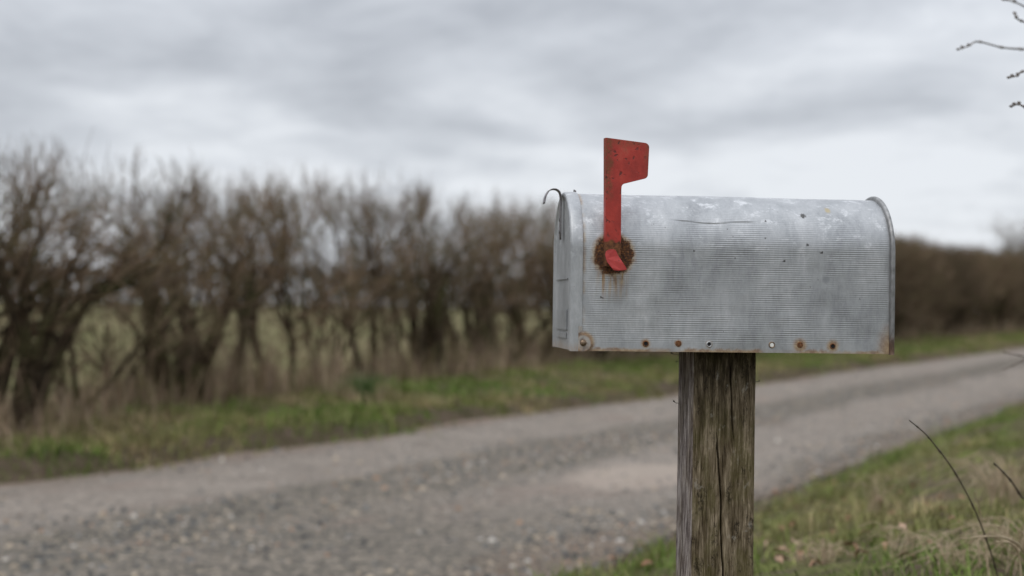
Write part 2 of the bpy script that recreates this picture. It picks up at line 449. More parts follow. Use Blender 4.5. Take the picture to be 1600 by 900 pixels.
def near_verge():
    # tussocks: blades spring from clump centres, with bare litter between them
    m = 10500
    cu = 1.2 + RNG.random(m) ** 1.5 * 24; cv = RNG.uniform(-1.2, 2.6, m)
    e0, _ = road_edges(cu)
    keep = RNG.random(m) < sstep(e0 - 0.06 - 0.25 * sstep(8, 5.5, cu), e0 - 0.55 - 0.25 * sstep(8, 5.5, cu), cv) * np.clip(0.55 + 2.6 * fbm(cu * 2.0, cv * 2.0, 61, 3), 0.05, 1)
    cu, cv = cu[keep], cv[keep]; m = len(cu)
    ch = RNG.gamma(2.6, 0.017, m) + 0.022; cs = RNG.uniform(0.02, 0.075, m)
    cnt = RNG.integers(12, 40, m)
    tone = grass_cols(m, cu, cv, 0.14) * RNG.uniform(0.5, 1.5, (m, 1))
    k = np.repeat(np.arange(m), cnt); n = len(k)
    u = cu[k] + RNG.normal(0, 1, n) * cs[k]; v = cv[k] + RNG.normal(0, 1, n) * cs[k]
    h = ch[k] * RNG.uniform(0.5, 1.25, n); w = RNG.uniform(0.0022, 0.005, n)
    own = GP[RNG.choice(7, n, p=[0.2, 0.2, 0.2, 0.16, 0.12, 0.08, 0.04])]
    c = (tone[k] * 0.72 + own * 0.28) * RNG.uniform(0.75, 1.25, (n, 1))
    blades('grass', u, v, h, w, c, RNG.uniform(0.3, 1.4, n),
           'short patchy green grass on the near verge behind the post', 'grass', grass_mat)
near_verge()
def far_verge():
    m = 9000
    cu = 3.0 + RNG.random(m) ** 1.8 * 100; hv = hedge_v(cu)
    _, e1 = road_edges(cu)
    cv = e1 + RNG.random(m) * (hv - e1 + 0.5)
    keep = RNG.random(m) < np.clip(0.75 + 1.6 * fbm(cu * 1.2, cv * 1.2, 62, 3), 0.12, 1) * (1 - 0.7 * sstep(hv - 0.7, hv + 0.3, cv)) * sstep(e1 - 0.12 + 0.3 * (vnoise(cu * 0.7, 0 * cu, 95) > 0.74), e1 + 0.14 + 0.3 * (vnoise(cu * 0.7, 0 * cu, 95) > 0.74), cv)
    cu, cv = cu[keep], cv[keep]; m = len(cu)
    far = 1 + cu / 25
    ch = (RNG.gamma(3.0, 0.019, m) + 0.025); cs = RNG.uniform(0.05, 0.14, m) * far ** 0.5
    cnt = RNG.integers(10, 30, m)
    tone = grass_cols(m, cu, cv, 0.0)
    k = np.repeat(np.arange(m), cnt); n = len(k)
    u = cu[k] + RNG.normal(0, 1, n) * cs[k]; v = cv[k] + RNG.normal(0, 1, n) * cs[k]
    h = ch[k] * RNG.uniform(0.5, 1.25, n); w = RNG.uniform(0.006, 0.011, n) * far[k]
    c = tone[k] * RNG.uniform(0.75, 1.25, (n, 1))
    blades('grass', u, v, h, w, c, RNG.uniform(0.1, 1.0, n),
           'rough green grass on the far verge below the hedge', 'grass', grass_mat)
far_verge()
def undergrowth():
    # dead stems and tall dry grass at the foot of the hedge
    n = 90000
    u = 3.0 + RNG.random(n) ** 1.7 * 95; v = hedge_v(u) + RNG.normal(0.05, 0.42, n)
    cl = fbm(u * 0.9, v * 0.9, 63, 3)
    keep = RNG.random(n) < np.clip(0.55 + 2.4 * cl, 0.06, 1)
    u, v, cl = u[keep], v[keep], cl[keep]; n = len(u)
    h = RNG.gamma(2.4, 0.15, n) * (1 + 1.2 * np.clip(cl, -0.3, 1)); h = np.clip(h, 0.08, 1.25) * (0.6 + 0.4 * sstep(5, 11, u))
    w = RNG.uniform(0.003, 0.007, n) * (1 + u / 25)
    pal = np.array([[0.42, 0.31, 0.21], [0.28, 0.195, 0.13], [0.52, 0.40, 0.27], [0.13, 0.092, 0.065], [0.34, 0.255, 0.185], [0.19, 0.19, 0.07]])
    c = pal[RNG.choice(6, n)] * RNG.uniform(0.7, 1.2, (n, 1))
    blades('dry_undergrowth', u, v, h, w, c, RNG.uniform(0.1, 1.0, n),
           'tall dead stems and dry grass along the foot of the hedge', 'undergrowth', grass_mat)
undergrowth()

# ------------------------------------------------------------------ hedge
def bark_mat(name, a, b, green=0.0):
    m = Mat(name, rough=0.95, spec=0.05)
    p = m.obj(); n = m.noise(p, 9, 4, 0.6)
    c = m.ramp(n, [(0.3, a), (0.7, b)])
    if green: c = m.mix(m.math('MULTIPLY', m.rng(m.noise(p, 3.0, 3), 0.45, 0.62), green), c, (0.10, 0.105, 0.045))
    c = m.mix(1.0, c, m.ramp(m.objrand(), [(0.0, (0.8, 0.8, 0.8)), (1.0, (1.2, 1.15, 1.1))]), 'MULTIPLY')
    m.set('base', c); m.bump(n, 0.5, 0.02); return m.m
trunk_m = bark_mat('hawthorn_bark', (0.020, 0.015, 0.010), (0.070, 0.052, 0.034), 0.4)
twig_m = bark_mat('hawthorn_twig', (0.098, 0.071, 0.050), (0.25, 0.182, 0.125), 0.5)

def grow_shrub(seed, stems=4, height=2.5, spread=0.9, r0=0.055, dens=1.0, low=1.0, lean=0.0):
    R = random.Random(seed)
    T = []; W = []
    def rv(s): return Vector((R.gauss(0, s), R.gauss(0, s), R.gauss(0, s)))
    def branch(p, d, L, r, lev, out):
        n = {0: 6, 1: 5, 2: 4, 3: 3, 4: 2}[lev]
        pts = [p.copy()]; q = p.copy(); d = d.normalized()
        jit = {0: 0.12, 1: 0.19, 2: 0.24, 3: 0.24, 4: 0.22}[lev]
        for i in range(n):
            d = (d + rv(jit) + Vector((0, 0, (0.10, 0.11, 0.09, 0.13, 0.18)[lev]))).normalized()
            q2 = q + d * (L / n)
            lim = height * (1.0 + 0.05 * math.sin(q2.x * 3 + seed) + ((0, 0, 0.02, 0.05, 0.13)[lev]))
            if q2.z > lim:
                if lev >= 2: break
                d = Vector((d.x, d.y, d.z * 0.1)).normalized(); q2 = q + d * (L / n) * 0.35
            ra = r * (1 - 0.55 * i / n); rb = r * (1 - 0.55 * (i + 1) / n)
            if lev >= 4: rb *= 0.7
            out.append((q.copy(), q2.copy(), ra, rb)); q = q2; pts.append(q.copy())
        return pts, d
    def sub(pts, L, r, lev, cnt, out, ang):
        for k in range(cnt):
            t = R.uniform(0.25, 1.0) ** 0.8
            i = min(int(t * (len(pts) - 1)), len(pts) - 2); f = t * (len(pts) - 1) - i
            p = pts[i].lerp(pts[i + 1], f); d0 = (pts[i + 1] - pts[i]).normalized()
            side = d0.orthogonal().normalized(); side.rotate(Matrix.Rotation(R.random() * 2 * PI, 3, d0))
            a = R.gauss(ang, 0.22)
            d = d0 * math.cos(a) + side * math.sin(a)
            yield p, d, L * R.uniform(0.6, 1.2), min(r, 0.04) * R.uniform(0.75, 1.15)
    for s in range(stems):
        a = 2 * PI * s / stems + R.uniform(-0.5, 0.5)
        p = Vector((math.cos(a) * 0.13 * spread, math.sin(a) * 0.10, -0.08))
        d = Vector((math.cos(a) * 0.42 * spread + lean, math.sin(a) * 0.30, 1.0))
        pts, dd = branch(p, d, height * R.uniform(0.5, 0.72), r0 * R.uniform(0.7, 1.25), 0, T)
        # low side growth that thickens the hedge below the crown
        for q in sub(pts[:4], 0.85, 0.012, 2, int(3.2 * dens * low + 0.5), W, 1.0):
            ptl, dl = branch(*q[:3], q[3], 2, W)
            for q3 in sub(ptl, 0.5, 0.0062, 3, int(6 * dens), W, 0.7):
                pt3, d3 = branch(*q3[:3], q3[3], 3, W)
                for q4 in sub(pt3, 0.25, 0.0043, 4, 2, W, 0.7): branch(*q4[:3], q4[3], 4, W)
        up = int(5 * dens + 0.5)
        for q in sub(pts, height * 0.42, min(r0 * 0.42, 0.032), 1, up, T, 0.66):
            pt1, d1 = branch(*q[:3], q[3], 1, T)
            for q2 in sub(pt1, 0.62, min(r0 * 0.2, 0.014), 2, int(6.4 * dens), W, 0.68):
                pt2, d2 = branch(*q2[:3], q2[3], 2, W)
                for q3 in sub(pt2, 0.42, 0.0062, 3, int(6 * dens), W, 0.55):
                    pt3, d3 = branch(*q3[:3], q3[3], 3, W)
                    for q4 in sub(pt3, 0.24, 0.0043, 4, int(3 * dens + 0.5), W, 0.6):
                        branch(*q4[:3], q4[3], 4, W)
    # cut tops sprout thin upright shoots
    tops = [q for q in W if q[1].z > height * 0.84 and q[3] < 0.006]
    for q in R.sample(tops, min(len(tops), int(260 * dens))):
        branch(q[1], Vector((R.gauss(0, 0.18), R.gauss(0, 0.18), 1.0)), R.uniform(0.15, 0.38), 0.0042, 4, W)
    def arr(S): return ([list(s[0]) for s in S], [list(s[1]) for s in S], [s[2] for s in S], [s[3] for s in S])
    return seg_tubes(*arr(T), sides=6), seg_tubes(*arr(W), sides=3)
SHRUB = []
for i, kw in enumerate([dict(stems=4, r0=0.085, dens=0.80, spread=0.95, low=0.9), dict(stems=4, r0=0.12, dens=0.82, spread=1.0, low=0.45),
                        dict(stems=3, r0=0.062, dens=0.86, spread=0.8, lean=-0.25), dict(stems=4, r0=0.135, dens=0.84, spread=1.0, low=0.35),
                        dict(stems=4, r0=0.036, dens=0.72, spread=0.8, height=2.2), dict(stems=5, r0=0.06, dens=1.05, spread=1.1),
                        dict(stems=6, r0=0.055, dens=1.0, spread=1.0)]):
    (tv, tf), (wv, wf) = grow_shrub(100 + i, **kw)
    t = mesh_np('trunk', tv, [tf], [trunk_m], smooth=True); w = mesh_np('crown', wv, [wf], [twig_m])
    SHRUB.append((t.data, w.data))
    bpy.data.objects.remove(t); bpy.data.objects.remove(w)
def place_shrub(kind, u, v, sx, sz, rz, label, group):
    x, y = uv2xy(u, v)
    r = empty('hedge_shrub', (x, y, float(ground_z(x, y))), rz); r.scale = (sx, sx, sz)
    for nm, me in zip(('trunk', 'crown'), SHRUB[kind]):
        o = bpy.data.objects.new(nm, me); COL.objects.link(o); o.parent = r
    tag(r, label, 'hedge shrub', group)
    return r
def u_of_px(px, dv=0.0):
    a = math.atan((px - 800) / FPX); t = math.tan(ROAD_ANG - a)   # where that bearing crosses the hedge line
    us = np.linspace(2, 120, 4000)
    return float(us[np.argmin(np.abs(us * t - (hedge_v(us) + dv)))])
GH = 'bare hawthorn bushes of the hedge across the lane'
near_list = [  # bearing, kind, offset, width, height, turn, label
    (-75, 1, 0.1, 0.85, 0.75, 0.4, 'bare hedge bush cut off by the left edge of the photo'),
    (22, 0, -0.1, 0.82, 0.76, 2.0, 'leftmost whole hawthorn bush with dark twisted stems and tall tangled crown'),
    (118, 4, 0.25, 0.8, 0.78, 1.1, 'thin airy bush under the open sky gap left of the thick trunk'),
    (200, 4, 0.35, 0.7, 0.52, 3.1, 'small low bush just left of the thickest dark hedge trunk'),
    (278, 3, -0.05, 0.80, 0.80, 0.2, 'dense hedge bush with the thickest dark multiple trunk at left'),
    (345, 0, 0.25, 0.72, 0.81, 4.1, 'hedge bush with reddish dense top right of the thickest trunk'),
    (445, 2, 0.0, 0.85, 0.83, 0.0, 'hedge bush with a slanting dark trunk and airy see-through crown'),
    (512, 4, 0.3, 0.85, 1.0, 2.2, 'thin pale bush just right of the slanting dark trunk'),
    (575, 2, 0.1, 0.85, 0.92, 5.0, 'narrow leaning bush in the thinner stretch of hedge left of centre'),
    (625, 4, 0.3, 0.85, 1.04, 1.2, 'slim bush just left of the middle stout trunk in the hedge'),
    (668, 1, -0.05, 0.9, 0.91, 1.7, 'hedge bush with stout dark trunk midway between photo edge and mailbox'),
    (735, 3, 0.2, 0.85, 0.93, 3.3, 'second dense bush left of the mailbox with several dark stems'),
    (790, 4, 0.1, 0.95, 1.06, 0.5, 'thin brown bush second from the mailbox door in the hedge'),
    (838, 0, 0.0, 0.95, 0.97, 0.9, 'hedge bush showing directly left of the mailbox door'),
]
for px, k, dv, sx, sz, rz, lb in near_list:
    uu = u_of_px(px, dv)
    place_shrub(k, uu, float(hedge_v(uu)) + dv, sx, sz, rz, lb, GH)
u = u_of_px(880)
GF = 'bare hawthorn bushes of the dense hedge behind and right of the mailbox'
while u < 125:
    v = float(hedge_v(u)) + random.uniform(-0.35, 0.35)
    place_shrub(random.choice([5, 6, 5, 6, 3]), u, v, random.uniform(1.0, 1.25), (1.02 + 0.0085 * (u - 22)) * random.uniform(0.95, 1.05),
                random.random() * 6.28, 'bare brown bush in the dense hedge running behind and right of the mailbox', GF)
    u += random.uniform(1.2, 1.6) * (1 + max(0, u - 60) / 60)

# far field boundary: reads as one dark mass on the horizon
def far_hedge():
    n = 26000
    t = RNG.random(n)
    u = -150 + t * 420; v = 105 + RNG.normal(0, 1.6, n)
    top = 4.8 + 1.6 * (vnoise(u * 0.06, 0.3, 71) - 0.4) + 1.2 * (vnoise(u * 0.35, 0.7, 72) - 0.5)
    z = RNG.random(n) ** 0.8 * top
    x, y = uv2xy(u, v)
    a = RNG.random(n) * PI; tilt = RNG.normal(0, 0.5, n)
    L = RNG.uniform(0.4, 1.1, n); w = RNG.uniform(0.05, 0.2, n)
    P = np.stack([x, y, z], -1); D = np.stack([np.sin(tilt) * np.cos(a), np.sin(tilt) * np.sin(a), np.cos(tilt)], -1) * L[:, None]
    W = np.stack([np.cos(a + 1.5), np.sin(a + 1.5), 0 * a], -1) * w[:, None]
    V = np.stack([P - W, P + W, P + W * 0.5 + D, P - W * 0.5 + D], 1).reshape(-1, 3)
    pal = np.array([[0.06, 0.052, 0.045], [0.085, 0.07, 0.058], [0.05, 0.052, 0.035]])
    c = pal[RNG.choice(3, n)] * RNG.uniform(0.8, 1.2, (n, 1))
    o = mesh_np('distant_hedge', V, [(np.arange(n) * 4)[:, None] + np.array([[0, 1, 2, 3]])], [tint_mat('distant_twigs', 1.0, 0.05)], col=np.repeat(c, 4, 0))
    tag(o, 'dark distant hedgerow beyond the winter field', 'hedgerow', kind='stuff')
far_hedge()
# one taller tree past the end of the right hedge
(tv, tf), (wv, wf) = grow_shrub(300, stems=2, height=2.6, spread=0.7, r0=0.07, dens=1.1)
p = at_depth(1604, 480, 78)
r = empty('bare_tree', (p.x, p.y, 0.0)); r.scale = (2.3, 2.3, 2.35)
mesh_np('trunk', tv, [tf], [trunk_m], r, smooth=True); mesh_np('crown', wv, [wf], [twig_m], r)
tag(r, 'taller bare tree rising over the far hedge at the right edge', 'tree')

# ------------------------------------------------------------------ mailbox
TH = math.radians(6.4)
dn = at_depth(893, 548, 2.0)                     # near lower front corner of the box
AX = Vector((math.cos(TH), math.sin(TH), 0)); BX = Vector((-math.sin(TH), math.cos(TH), 0))
BW, BH, BL = 0.165, 0.2275, 0.469
ORG = dn + BX * (BW / 2)
box = empty('mailbox', ORG, TH)
tag(box, 'weathered ribbed galvanised mailbox with raised red flag on a wooden post', 'mailbox')
def wall(px, py, off=0.0):
    """photo pixel -> (x, z) on the plane of the near side wall, in the box's own frame"""
    d = ray(px, py); p0 = ORG - BX * (BW / 2 + off)
    t = (p0 - Vector((0, 0, CAM_H))).dot(BX) / d.dot(BX)
    q = Vector((0, 0, CAM_H)) + d * t - ORG
    return q.dot(AX), q.z
FX, FZ = wall(958, 399)                          # flag pivot
def alu_mat(name, body=True):
    m = Mat(name)
    p = m.obj(); x, y, z = m.xyz(p)
    big = m.noise(m.scale(p, (14, 14, 9)), 1, 4, 0.6, 0.4)
    streak = m.noise(m.scale(p, (62, 30, 15)), 1, 5, 0.7, 0.5)
    fine = m.noise(m.scale(p, (420, 420, 160)), 1, 3, 0.7)
    k = m.math('ADD', m.math('ADD', m.math('MULTIPLY', big, 0.5), m.math('MULTIPLY', streak, 0.32)), m.math('MULTIPLY', fine, 0.18))
    c = m.ramp(k, [(0.34, (0.245, 0.251, 0.259)), (0.46, (0.345, 0.353, 0.362)), (0.56, (0.425, 0.432, 0.440)), (0.70, (0.56, 0.566, 0.572))])
    # pale oxide scuffs, mostly on the shoulder of the arch
    sc = m.noise(m.scale(p, (34, 50, 50), (3, 1, 2)), 1, 7, 0.78, 0.25)
    shoulder = m.rng(z, 0.11, 0.19, 0.12, 1.0)
    white = m.math('MULTIPLY', m.rng(sc, 0.52, 0.66), shoulder)
    c = m.mix(m.math('MULTIPLY', white, 0.6), c, (0.72, 0.73, 0.745))
    # dark pits
    pit = m.rng(m.noise(m.scale(p, (190, 190, 130), (5, 0, 1)), 1, 2, 0.5), 0.745, 0.79)
    c = m.mix(m.math('MULTIPLY', pit, 0.75), c, (0.06, 0.055, 0.05))
    metal = m.math('SUBTRACT', 0.72, m.math('MULTIPLY', white, 0.45))
    rough = m.rng(k, 0.3, 0.75, 0.40, 0.56)
    if body:
        wob = m.noise(m.scale(p, (85, 85, 85)), 1, 6, 0.72)
        w2 = m.math('MULTIPLY', m.math('SUBTRACT', wob, 0.5), 1.0)
        def dist(cx, cz, sx=1.0, sz=1.0):
            dx = m.math('MULTIPLY', m.math('SUBTRACT', x, float(cx)), sx); dz = m.math('MULTIPLY', m.math('SUBTRACT', z, float(cz)), sz)
            return m.math('SQRT', m.math('ADD', m.math('MULTIPLY', dx, dx), m.math('MULTIPLY', dz, dz)))
        nearside = m.rng(y, -0.04, -0.05)
        rust_c = m.ramp(m.noise(m.scale(p, (380, 380, 380)), 1, 4, 0.7), [(0.36, (0.022, 0.010, 0.006)), (0.52, (0.085, 0.032, 0.011)), (0.72, (0.25, 0.105, 0.028))])
        stain_c = m.mix(m.rng(wob, 0.35, 0.65), (0.19, 0.10, 0.042), (0.40, 0.28, 0.14))
        # rust disc worn into the wall by the flag
        d = m.math('ADD', dist(FX + 0.0005, FZ + 0.001), m.math('MULTIPLY', w2, 0.017))
        halo = m.math('MULTIPLY', m.rng(d, 0.0355, 0.027), nearside)
        disc = m.math('MULTIPLY', m.rng(d, 0.0300, 0.0262), nearside)
        # drips running down from it
        dr = m.noise(m.scale(p, (190, 1, 10)), 1, 4, 0.6)
        dz = m.math('SUBTRACT', float(FZ), z); dx = m.math('ABSOLUTE', m.math('SUBTRACT', x, float(FX)))
        drip = m.math('MULTIPLY', m.rng(dz, 0.018, 0.026), m.rng(dz, 0.072, 0.030))
        drip = m.math('MULTIPLY', drip, m.math('MULTIPLY', m.rng(dx, 0.026, 0.016), m.rng(dr, 0.40, 0.58)))
        drip = m.math('MULTIPLY', drip, nearside)
        # holes' rust, bottom hem and rear corner
        spots = None
        for (hx, hy, rr) in HOLES_PX:
            a, b = wall(hx, hy)
            s = m.rng(m.math('ADD', dist(a, b), m.math('MULTIPLY', w2, 0.007)), rr * 1.25, rr * 0.5)
            spots = s if spots is None else m.math('MAXIMUM', spots, s)
        hem = m.rng(m.math('ADD', z, m.math('MULTIPLY', w2, 0.016)), 0.0065, 0.001)
        hemn = m.math('MULTIPLY', hem, m.rng(m.noise(m.scale(p, (16, 4, 4)), 1, 3), 0.36, 0.56, 0.25, 1.0))
        cor = m.rng(m.math('ADD', dist(BL - 0.002, 0.0, 1.0, 0.55), m.math('MULTIPLY', w2, 0.02)), 0.030, 0.008)
        skirt = m.math('MULTIPLY', m.rng(m.math('ADD', x, m.math('MULTIPLY', w2, 0.006)), 0.021, 0.0155), m.rng(m.noise(m.scale(p, (8, 8, 40)), 1, 3), 0.38, 0.6))
        st = m.math('MAXIMUM', m.math('MAXIMUM', m.math('MULTIPLY', halo, 0.8), m.math('MULTIPLY', drip, 0.9)),
                    m.math('MAXIMUM', m.math('MULTIPLY', hemn, 0.85), m.math('MAXIMUM', m.math('MULTIPLY', cor, 0.85), m.math('MULTIPLY', skirt, 0.6))))
        st = m.math('MAXIMUM', st, m.math('MULTIPLY', m.math('MULTIPLY', spots, nearside), 0.85))
        ear = m.math('MULTIPLY', m.rng(m.math('ADD', dist(0.0165, 0.0115), m.math('MULTIPLY', w2, 0.008)), 0.019, 0.0125), nearside)
        st = m.math('MAXIMUM', st, m.math('MULTIPLY', ear, 0.9))
        # yellowish lichen spot and dark chip on top
        a, b = wall(1303, 325)
        st2 = m.math('MULTIPLY', m.rng(m.math('ADD', dist(a, b - 0.002, 1.0, 1.0), m.math('MULTIPLY', w2, 0.008)), 0.006, 0.002), 0.6)
        # worn patch where the flag rubs, free of oxide
        wx, wz = wall(966, 455)
        worn = m.math('MULTIPLY', m.rng(m.math('ADD', dist(wx, wz, 1.3, 0.75), m.math('MULTIPLY', w2, 0.012)), 0.022, 0.012), nearside)
        c = m.mix(m.math('MULTIPLY', worn, 0.5), c, (0.30, 0.312, 0.32))
        c = m.mix(st, c, stain_c)
        c = m.mix(st2, c, (0.42, 0.32, 0.13))
        for (qx, qy, r_) in ((1261, 336, 0.0042), (1263, 383, 0.0024), (1284, 395, 0.0022), (1196, 372, 0.0018), (941, 465, 0.0018), (1085, 392, 0.0014), (1225, 408, 0.0016), (1200, 345, 0.0014)):
            a, b = wall(qx, qy)
            s = m.rng(m.math('ADD', dist(a, b, 0.75, 1.0), m.math('MULTIPLY', m.math('SUBTRACT', fine, 0.5), 0.007)), r_, r_ * 0.5)
            c = m.mix(m.math('MULTIPLY', s, 0.85), c, (0.035, 0.03, 0.026))
        a, b = wall(1290, 437)
        c = m.mix(m.math('MULTIPLY', m.rng(dist(a, b), 0.008, 0.002), 0.45), c, (0.16, 0.17, 0.175))
        c = m.mix(disc, c, rust_c)
        metal = m.math('MULTIPLY', metal, m.math('SUBTRACT', 1.0, m.math('MAXIMUM', st, disc)))
        rough = m.math('MAXIMUM', rough, m.math('MULTIPLY', m.math('MAXIMUM', st, disc), 0.88))
        h = m.math('ADD', m.math('MULTIPLY', fine, 0.3), m.math('MULTIPLY', m.math('MULTIPLY', disc, m.noise(m.scale(p, (500, 500, 500)), 1, 3)), 2.0))
        m.bump(h, 0.35, 0.0012)
    else:
        rim = m.rng(m.math('ADD', z, m.math('MULTIPLY', m.math('SUBTRACT', big, 0.5), 0.05)), 0.018, 0.0)
        rim = m.math('MULTIPLY', rim, m.rng(fine, 0.35, 0.6, 0.3, 1.0))
        c = m.mix(m.math('MULTIPLY', rim, 0.6), c, (0.30, 0.19, 0.10))
        rear = m.math('MULTIPLY', m.rng(x, BL - 0.012, BL - 0.008), m.rng(m.math('ADD', z, m.math('MULTIPLY', m.math('SUBTRACT', big, 0.5), 0.03)), 0.032, 0.016))
        rear = m.math('MAXIMUM', rear, m.math('MULTIPLY', m.rng(x, 0.03, 0.05), m.rng(z, 0.006, 0.004)))
        c = m.mix(m.math('MULTIPLY', rear, 0.92), c, m.ramp(fine, [(0.3, (0.035, 0.018, 0.010)), (0.7, (0.15, 0.075, 0.035))]))
        rim = m.math('MAXIMUM', rim, rear)
        metal = m.math('MULTIPLY', metal, m.math('SUBTRACT', 1.0, m.math('MULTIPLY', rim, 0.7)))
        m.bump(fine, 0.3, 0.001)
    m.set('base', c); m.set('metal', metal); m.set('rough', rough)
    return m.m
HOLES_PX = [(1009, 537, 0.0075), (1060, 537, 0.006), (1108, 538, 0.0055), (1250, 540, 0.011), (1301, 541, 0.010)]
alu_body = alu_mat('weathered_aluminium'); alu_trim = alu_mat('door_aluminium', False)

def arch(w, h, step=0.004, off=0.0):
    """profile from near bottom, over the top, to far bottom: (y, z, normal y, normal z)"""
    r = w / 2; zs = h - r; P = []
    n = max(2, int(round(zs / step)))
    for i in range(n): P.append((-r - off, zs * i / n, -1, 0))
    m = max(8, int(round(PI * r / step)))
    for i in range(m + 1):
        a = PI - PI * i / m
        P.append(((r + off) * math.cos(a), zs + (r + off) * math.sin(a), math.cos(a), math.sin(a)))
    for i in range(1, n + 1): P.append((r + off, zs * (1 - i / n), 1, 0))
    return np.array(P)
def body():
    P = arch(BW, BH, 0.00048)
    s = np.concatenate([[0], np.cumsum(np.hypot(np.diff(P[:, 0]), np.diff(P[:, 1])))])
    tot = s[-1]; sm = np.minimum(s, tot - s)
    nx = 120; xs = np.linspace(0.006, BL - 0.004, nx)
    S, Xg = np.meshgrid(s, xs, indexing='ij'); SM = np.minimum(S, tot - S)
    amp = 0.000095 * sstep(0.006, 0.022, SM) * sstep(0.245, 0.215, SM)
    amp = amp * np.clip(1.0 + 2.6 * fbm(Xg * 28, S * 22, 12, 4), 0.1, 1.7) 
    off = amp * np.sin(2 * PI * S / 0.0031)
    off = off + 0.0022 * fbm(Xg * 9, S * 9, 13, 3) * sstep(0.0, 0.03, SM) + 0.0005 * fbm(Xg * 60, S * 60, 15, 2) * sstep(0.0, 0.03, SM)
    # a long crease pressed into the near shoulder
    cx0, cz0 = wall(1040, 345); cx1, cz1 = wall(1190, 349)
    zz = P[:, 1][:, None]; yy = P[:, 0][:, None]
    line = cz0 + (cz1 - cz0) * (Xg - cx0) / (cx1 - cx0) + 0.0018 * np.sin(Xg * 55)
    cre = np.exp(-((zz - line) / 0.0007) ** 2) * (yy < 0) * sstep(cx0, cx0 + 0.03, Xg) * sstep(cx1, cx1 - 0.02, Xg)
    off = off - 0.0011 * cre
    Yv = P[:, 0][:, None] + off * P[:, 2][:, None]; Zv = zz + off * P[:, 3][:, None]
    V = np.stack([Xg, Yv, Zv], -1).reshape(-1, 3)
    ns = len(s); idx = np.arange(ns * nx).reshape(ns, nx)
    F = np.stack([idx[:-1, :-1], idx[:-1, 1:], idx[1:, 1:], idx[1:, :-1]], -1).reshape(-1, 4)
    o = mesh_np('body', V, [F], [alu_body], box, smooth=True)
    # floor pan, turned-in hem and back plate belong to the same sheet-metal shell
    bm = bmesh.new()
    def quad(*p): bm.faces.new([bm.verts.new(q) for q in p])
    zf = 0.004; r = BW / 2 - 0.0008
    quad((0.006, -r, zf), (BL - 0.004, -r, zf), (BL - 0.004, r, zf), (0.006, r, zf))
    for sg in (-1, 1):
        quad((0.006, sg * BW / 2, 0), (BL - 0.004, sg * BW / 2, 0), (BL - 0.004, sg * (BW / 2 - 0.006), 0.0005), (0.006, sg * (BW / 2 - 0.006), 0.0005))
    bm_obj('floor_pan', bm, alu_trim, box)
    bm = bmesh.new()
    Q = arch(BW, BH, 0.006, -0.0005)
    bm.faces.new([bm.verts.new((BL - 0.0045, a, b)) for a, b, _, _ in Q])
    bm_obj('back_panel', bm, alu_trim, box)
def rim_mat():
    m = Mat('dull_rim_metal'); p = m.obj(); x, y, z = m.xyz(p)
    n = m.noise(m.scale(p, (120, 120, 60)), 1, 5, 0.65)
    c = m.ramp(n, [(0.3, (0.15, 0.148, 0.145)), (0.7, (0.34, 0.338, 0.335))])
    r = m.math('MULTIPLY', m.rng(m.math('ADD', z, m.math('MULTIPLY', m.math('SUBTRACT', n, 0.5), 0.03)), 0.034, 0.012), 0.92)
    c = m.mix(r, c, m.ramp(n, [(0.3, (0.035, 0.018, 0.010)), (0.7, (0.15, 0.075, 0.035))]))
    m.set('base', c); m.set('metal', m.math('MULTIPLY', m.math('SUBTRACT', 1.0, r), 0.7)); m.set('rough', m.math('ADD', 0.42, m.math('MULTIPLY', r, 0.4)))
    m.bump(n, 0.3, 0.001); return m.m
rim_m = rim_mat()
body()
def band(name, x0, x1, off0, th, mat, bulge=0.0, parent=box, zbot=-0.001):
    """a strip of metal bent round the arch between x0 and x1"""
    Q = arch(BW, BH, 0.004)
    sec = []
    nb = 10
    for i in range(nb + 1):
        t = i / nb; sec.append((x0 + (x1 - x0) * t, off0 + th * (0.55 + 0.45 * math.sin(PI * t) ** 0.5 if bulge else 1.0)))
    sec = [(x0, off0 - 0.0012)] + sec + [(x1, off0 - 0.0012)]
    V = []; n = len(sec)
    for (y, z, ny, nz) in Q:
        for (x, o) in sec: V.append((x, y + ny * o, max(z, 0) + nz * o + (zbot if z <= 1e-6 else 0)))
    m = len(Q); idx = np.arange(m * n).reshape(m, n)
    F = np.stack([idx[:-1, :-1], idx[:-1, 1:], idx[1:, 1:], idx[1:, :-1]], -1).reshape(-1, 4)
    caps = [idx[0][None], idx[-1][::-1][None]]
    return mesh_np(name, V, [F] + caps, [mat], parent, smooth=True)
band('back_rim', BL - 0.0065, BL + 0.0005, 0.0, 0.0062, rim_m, bulge=1)

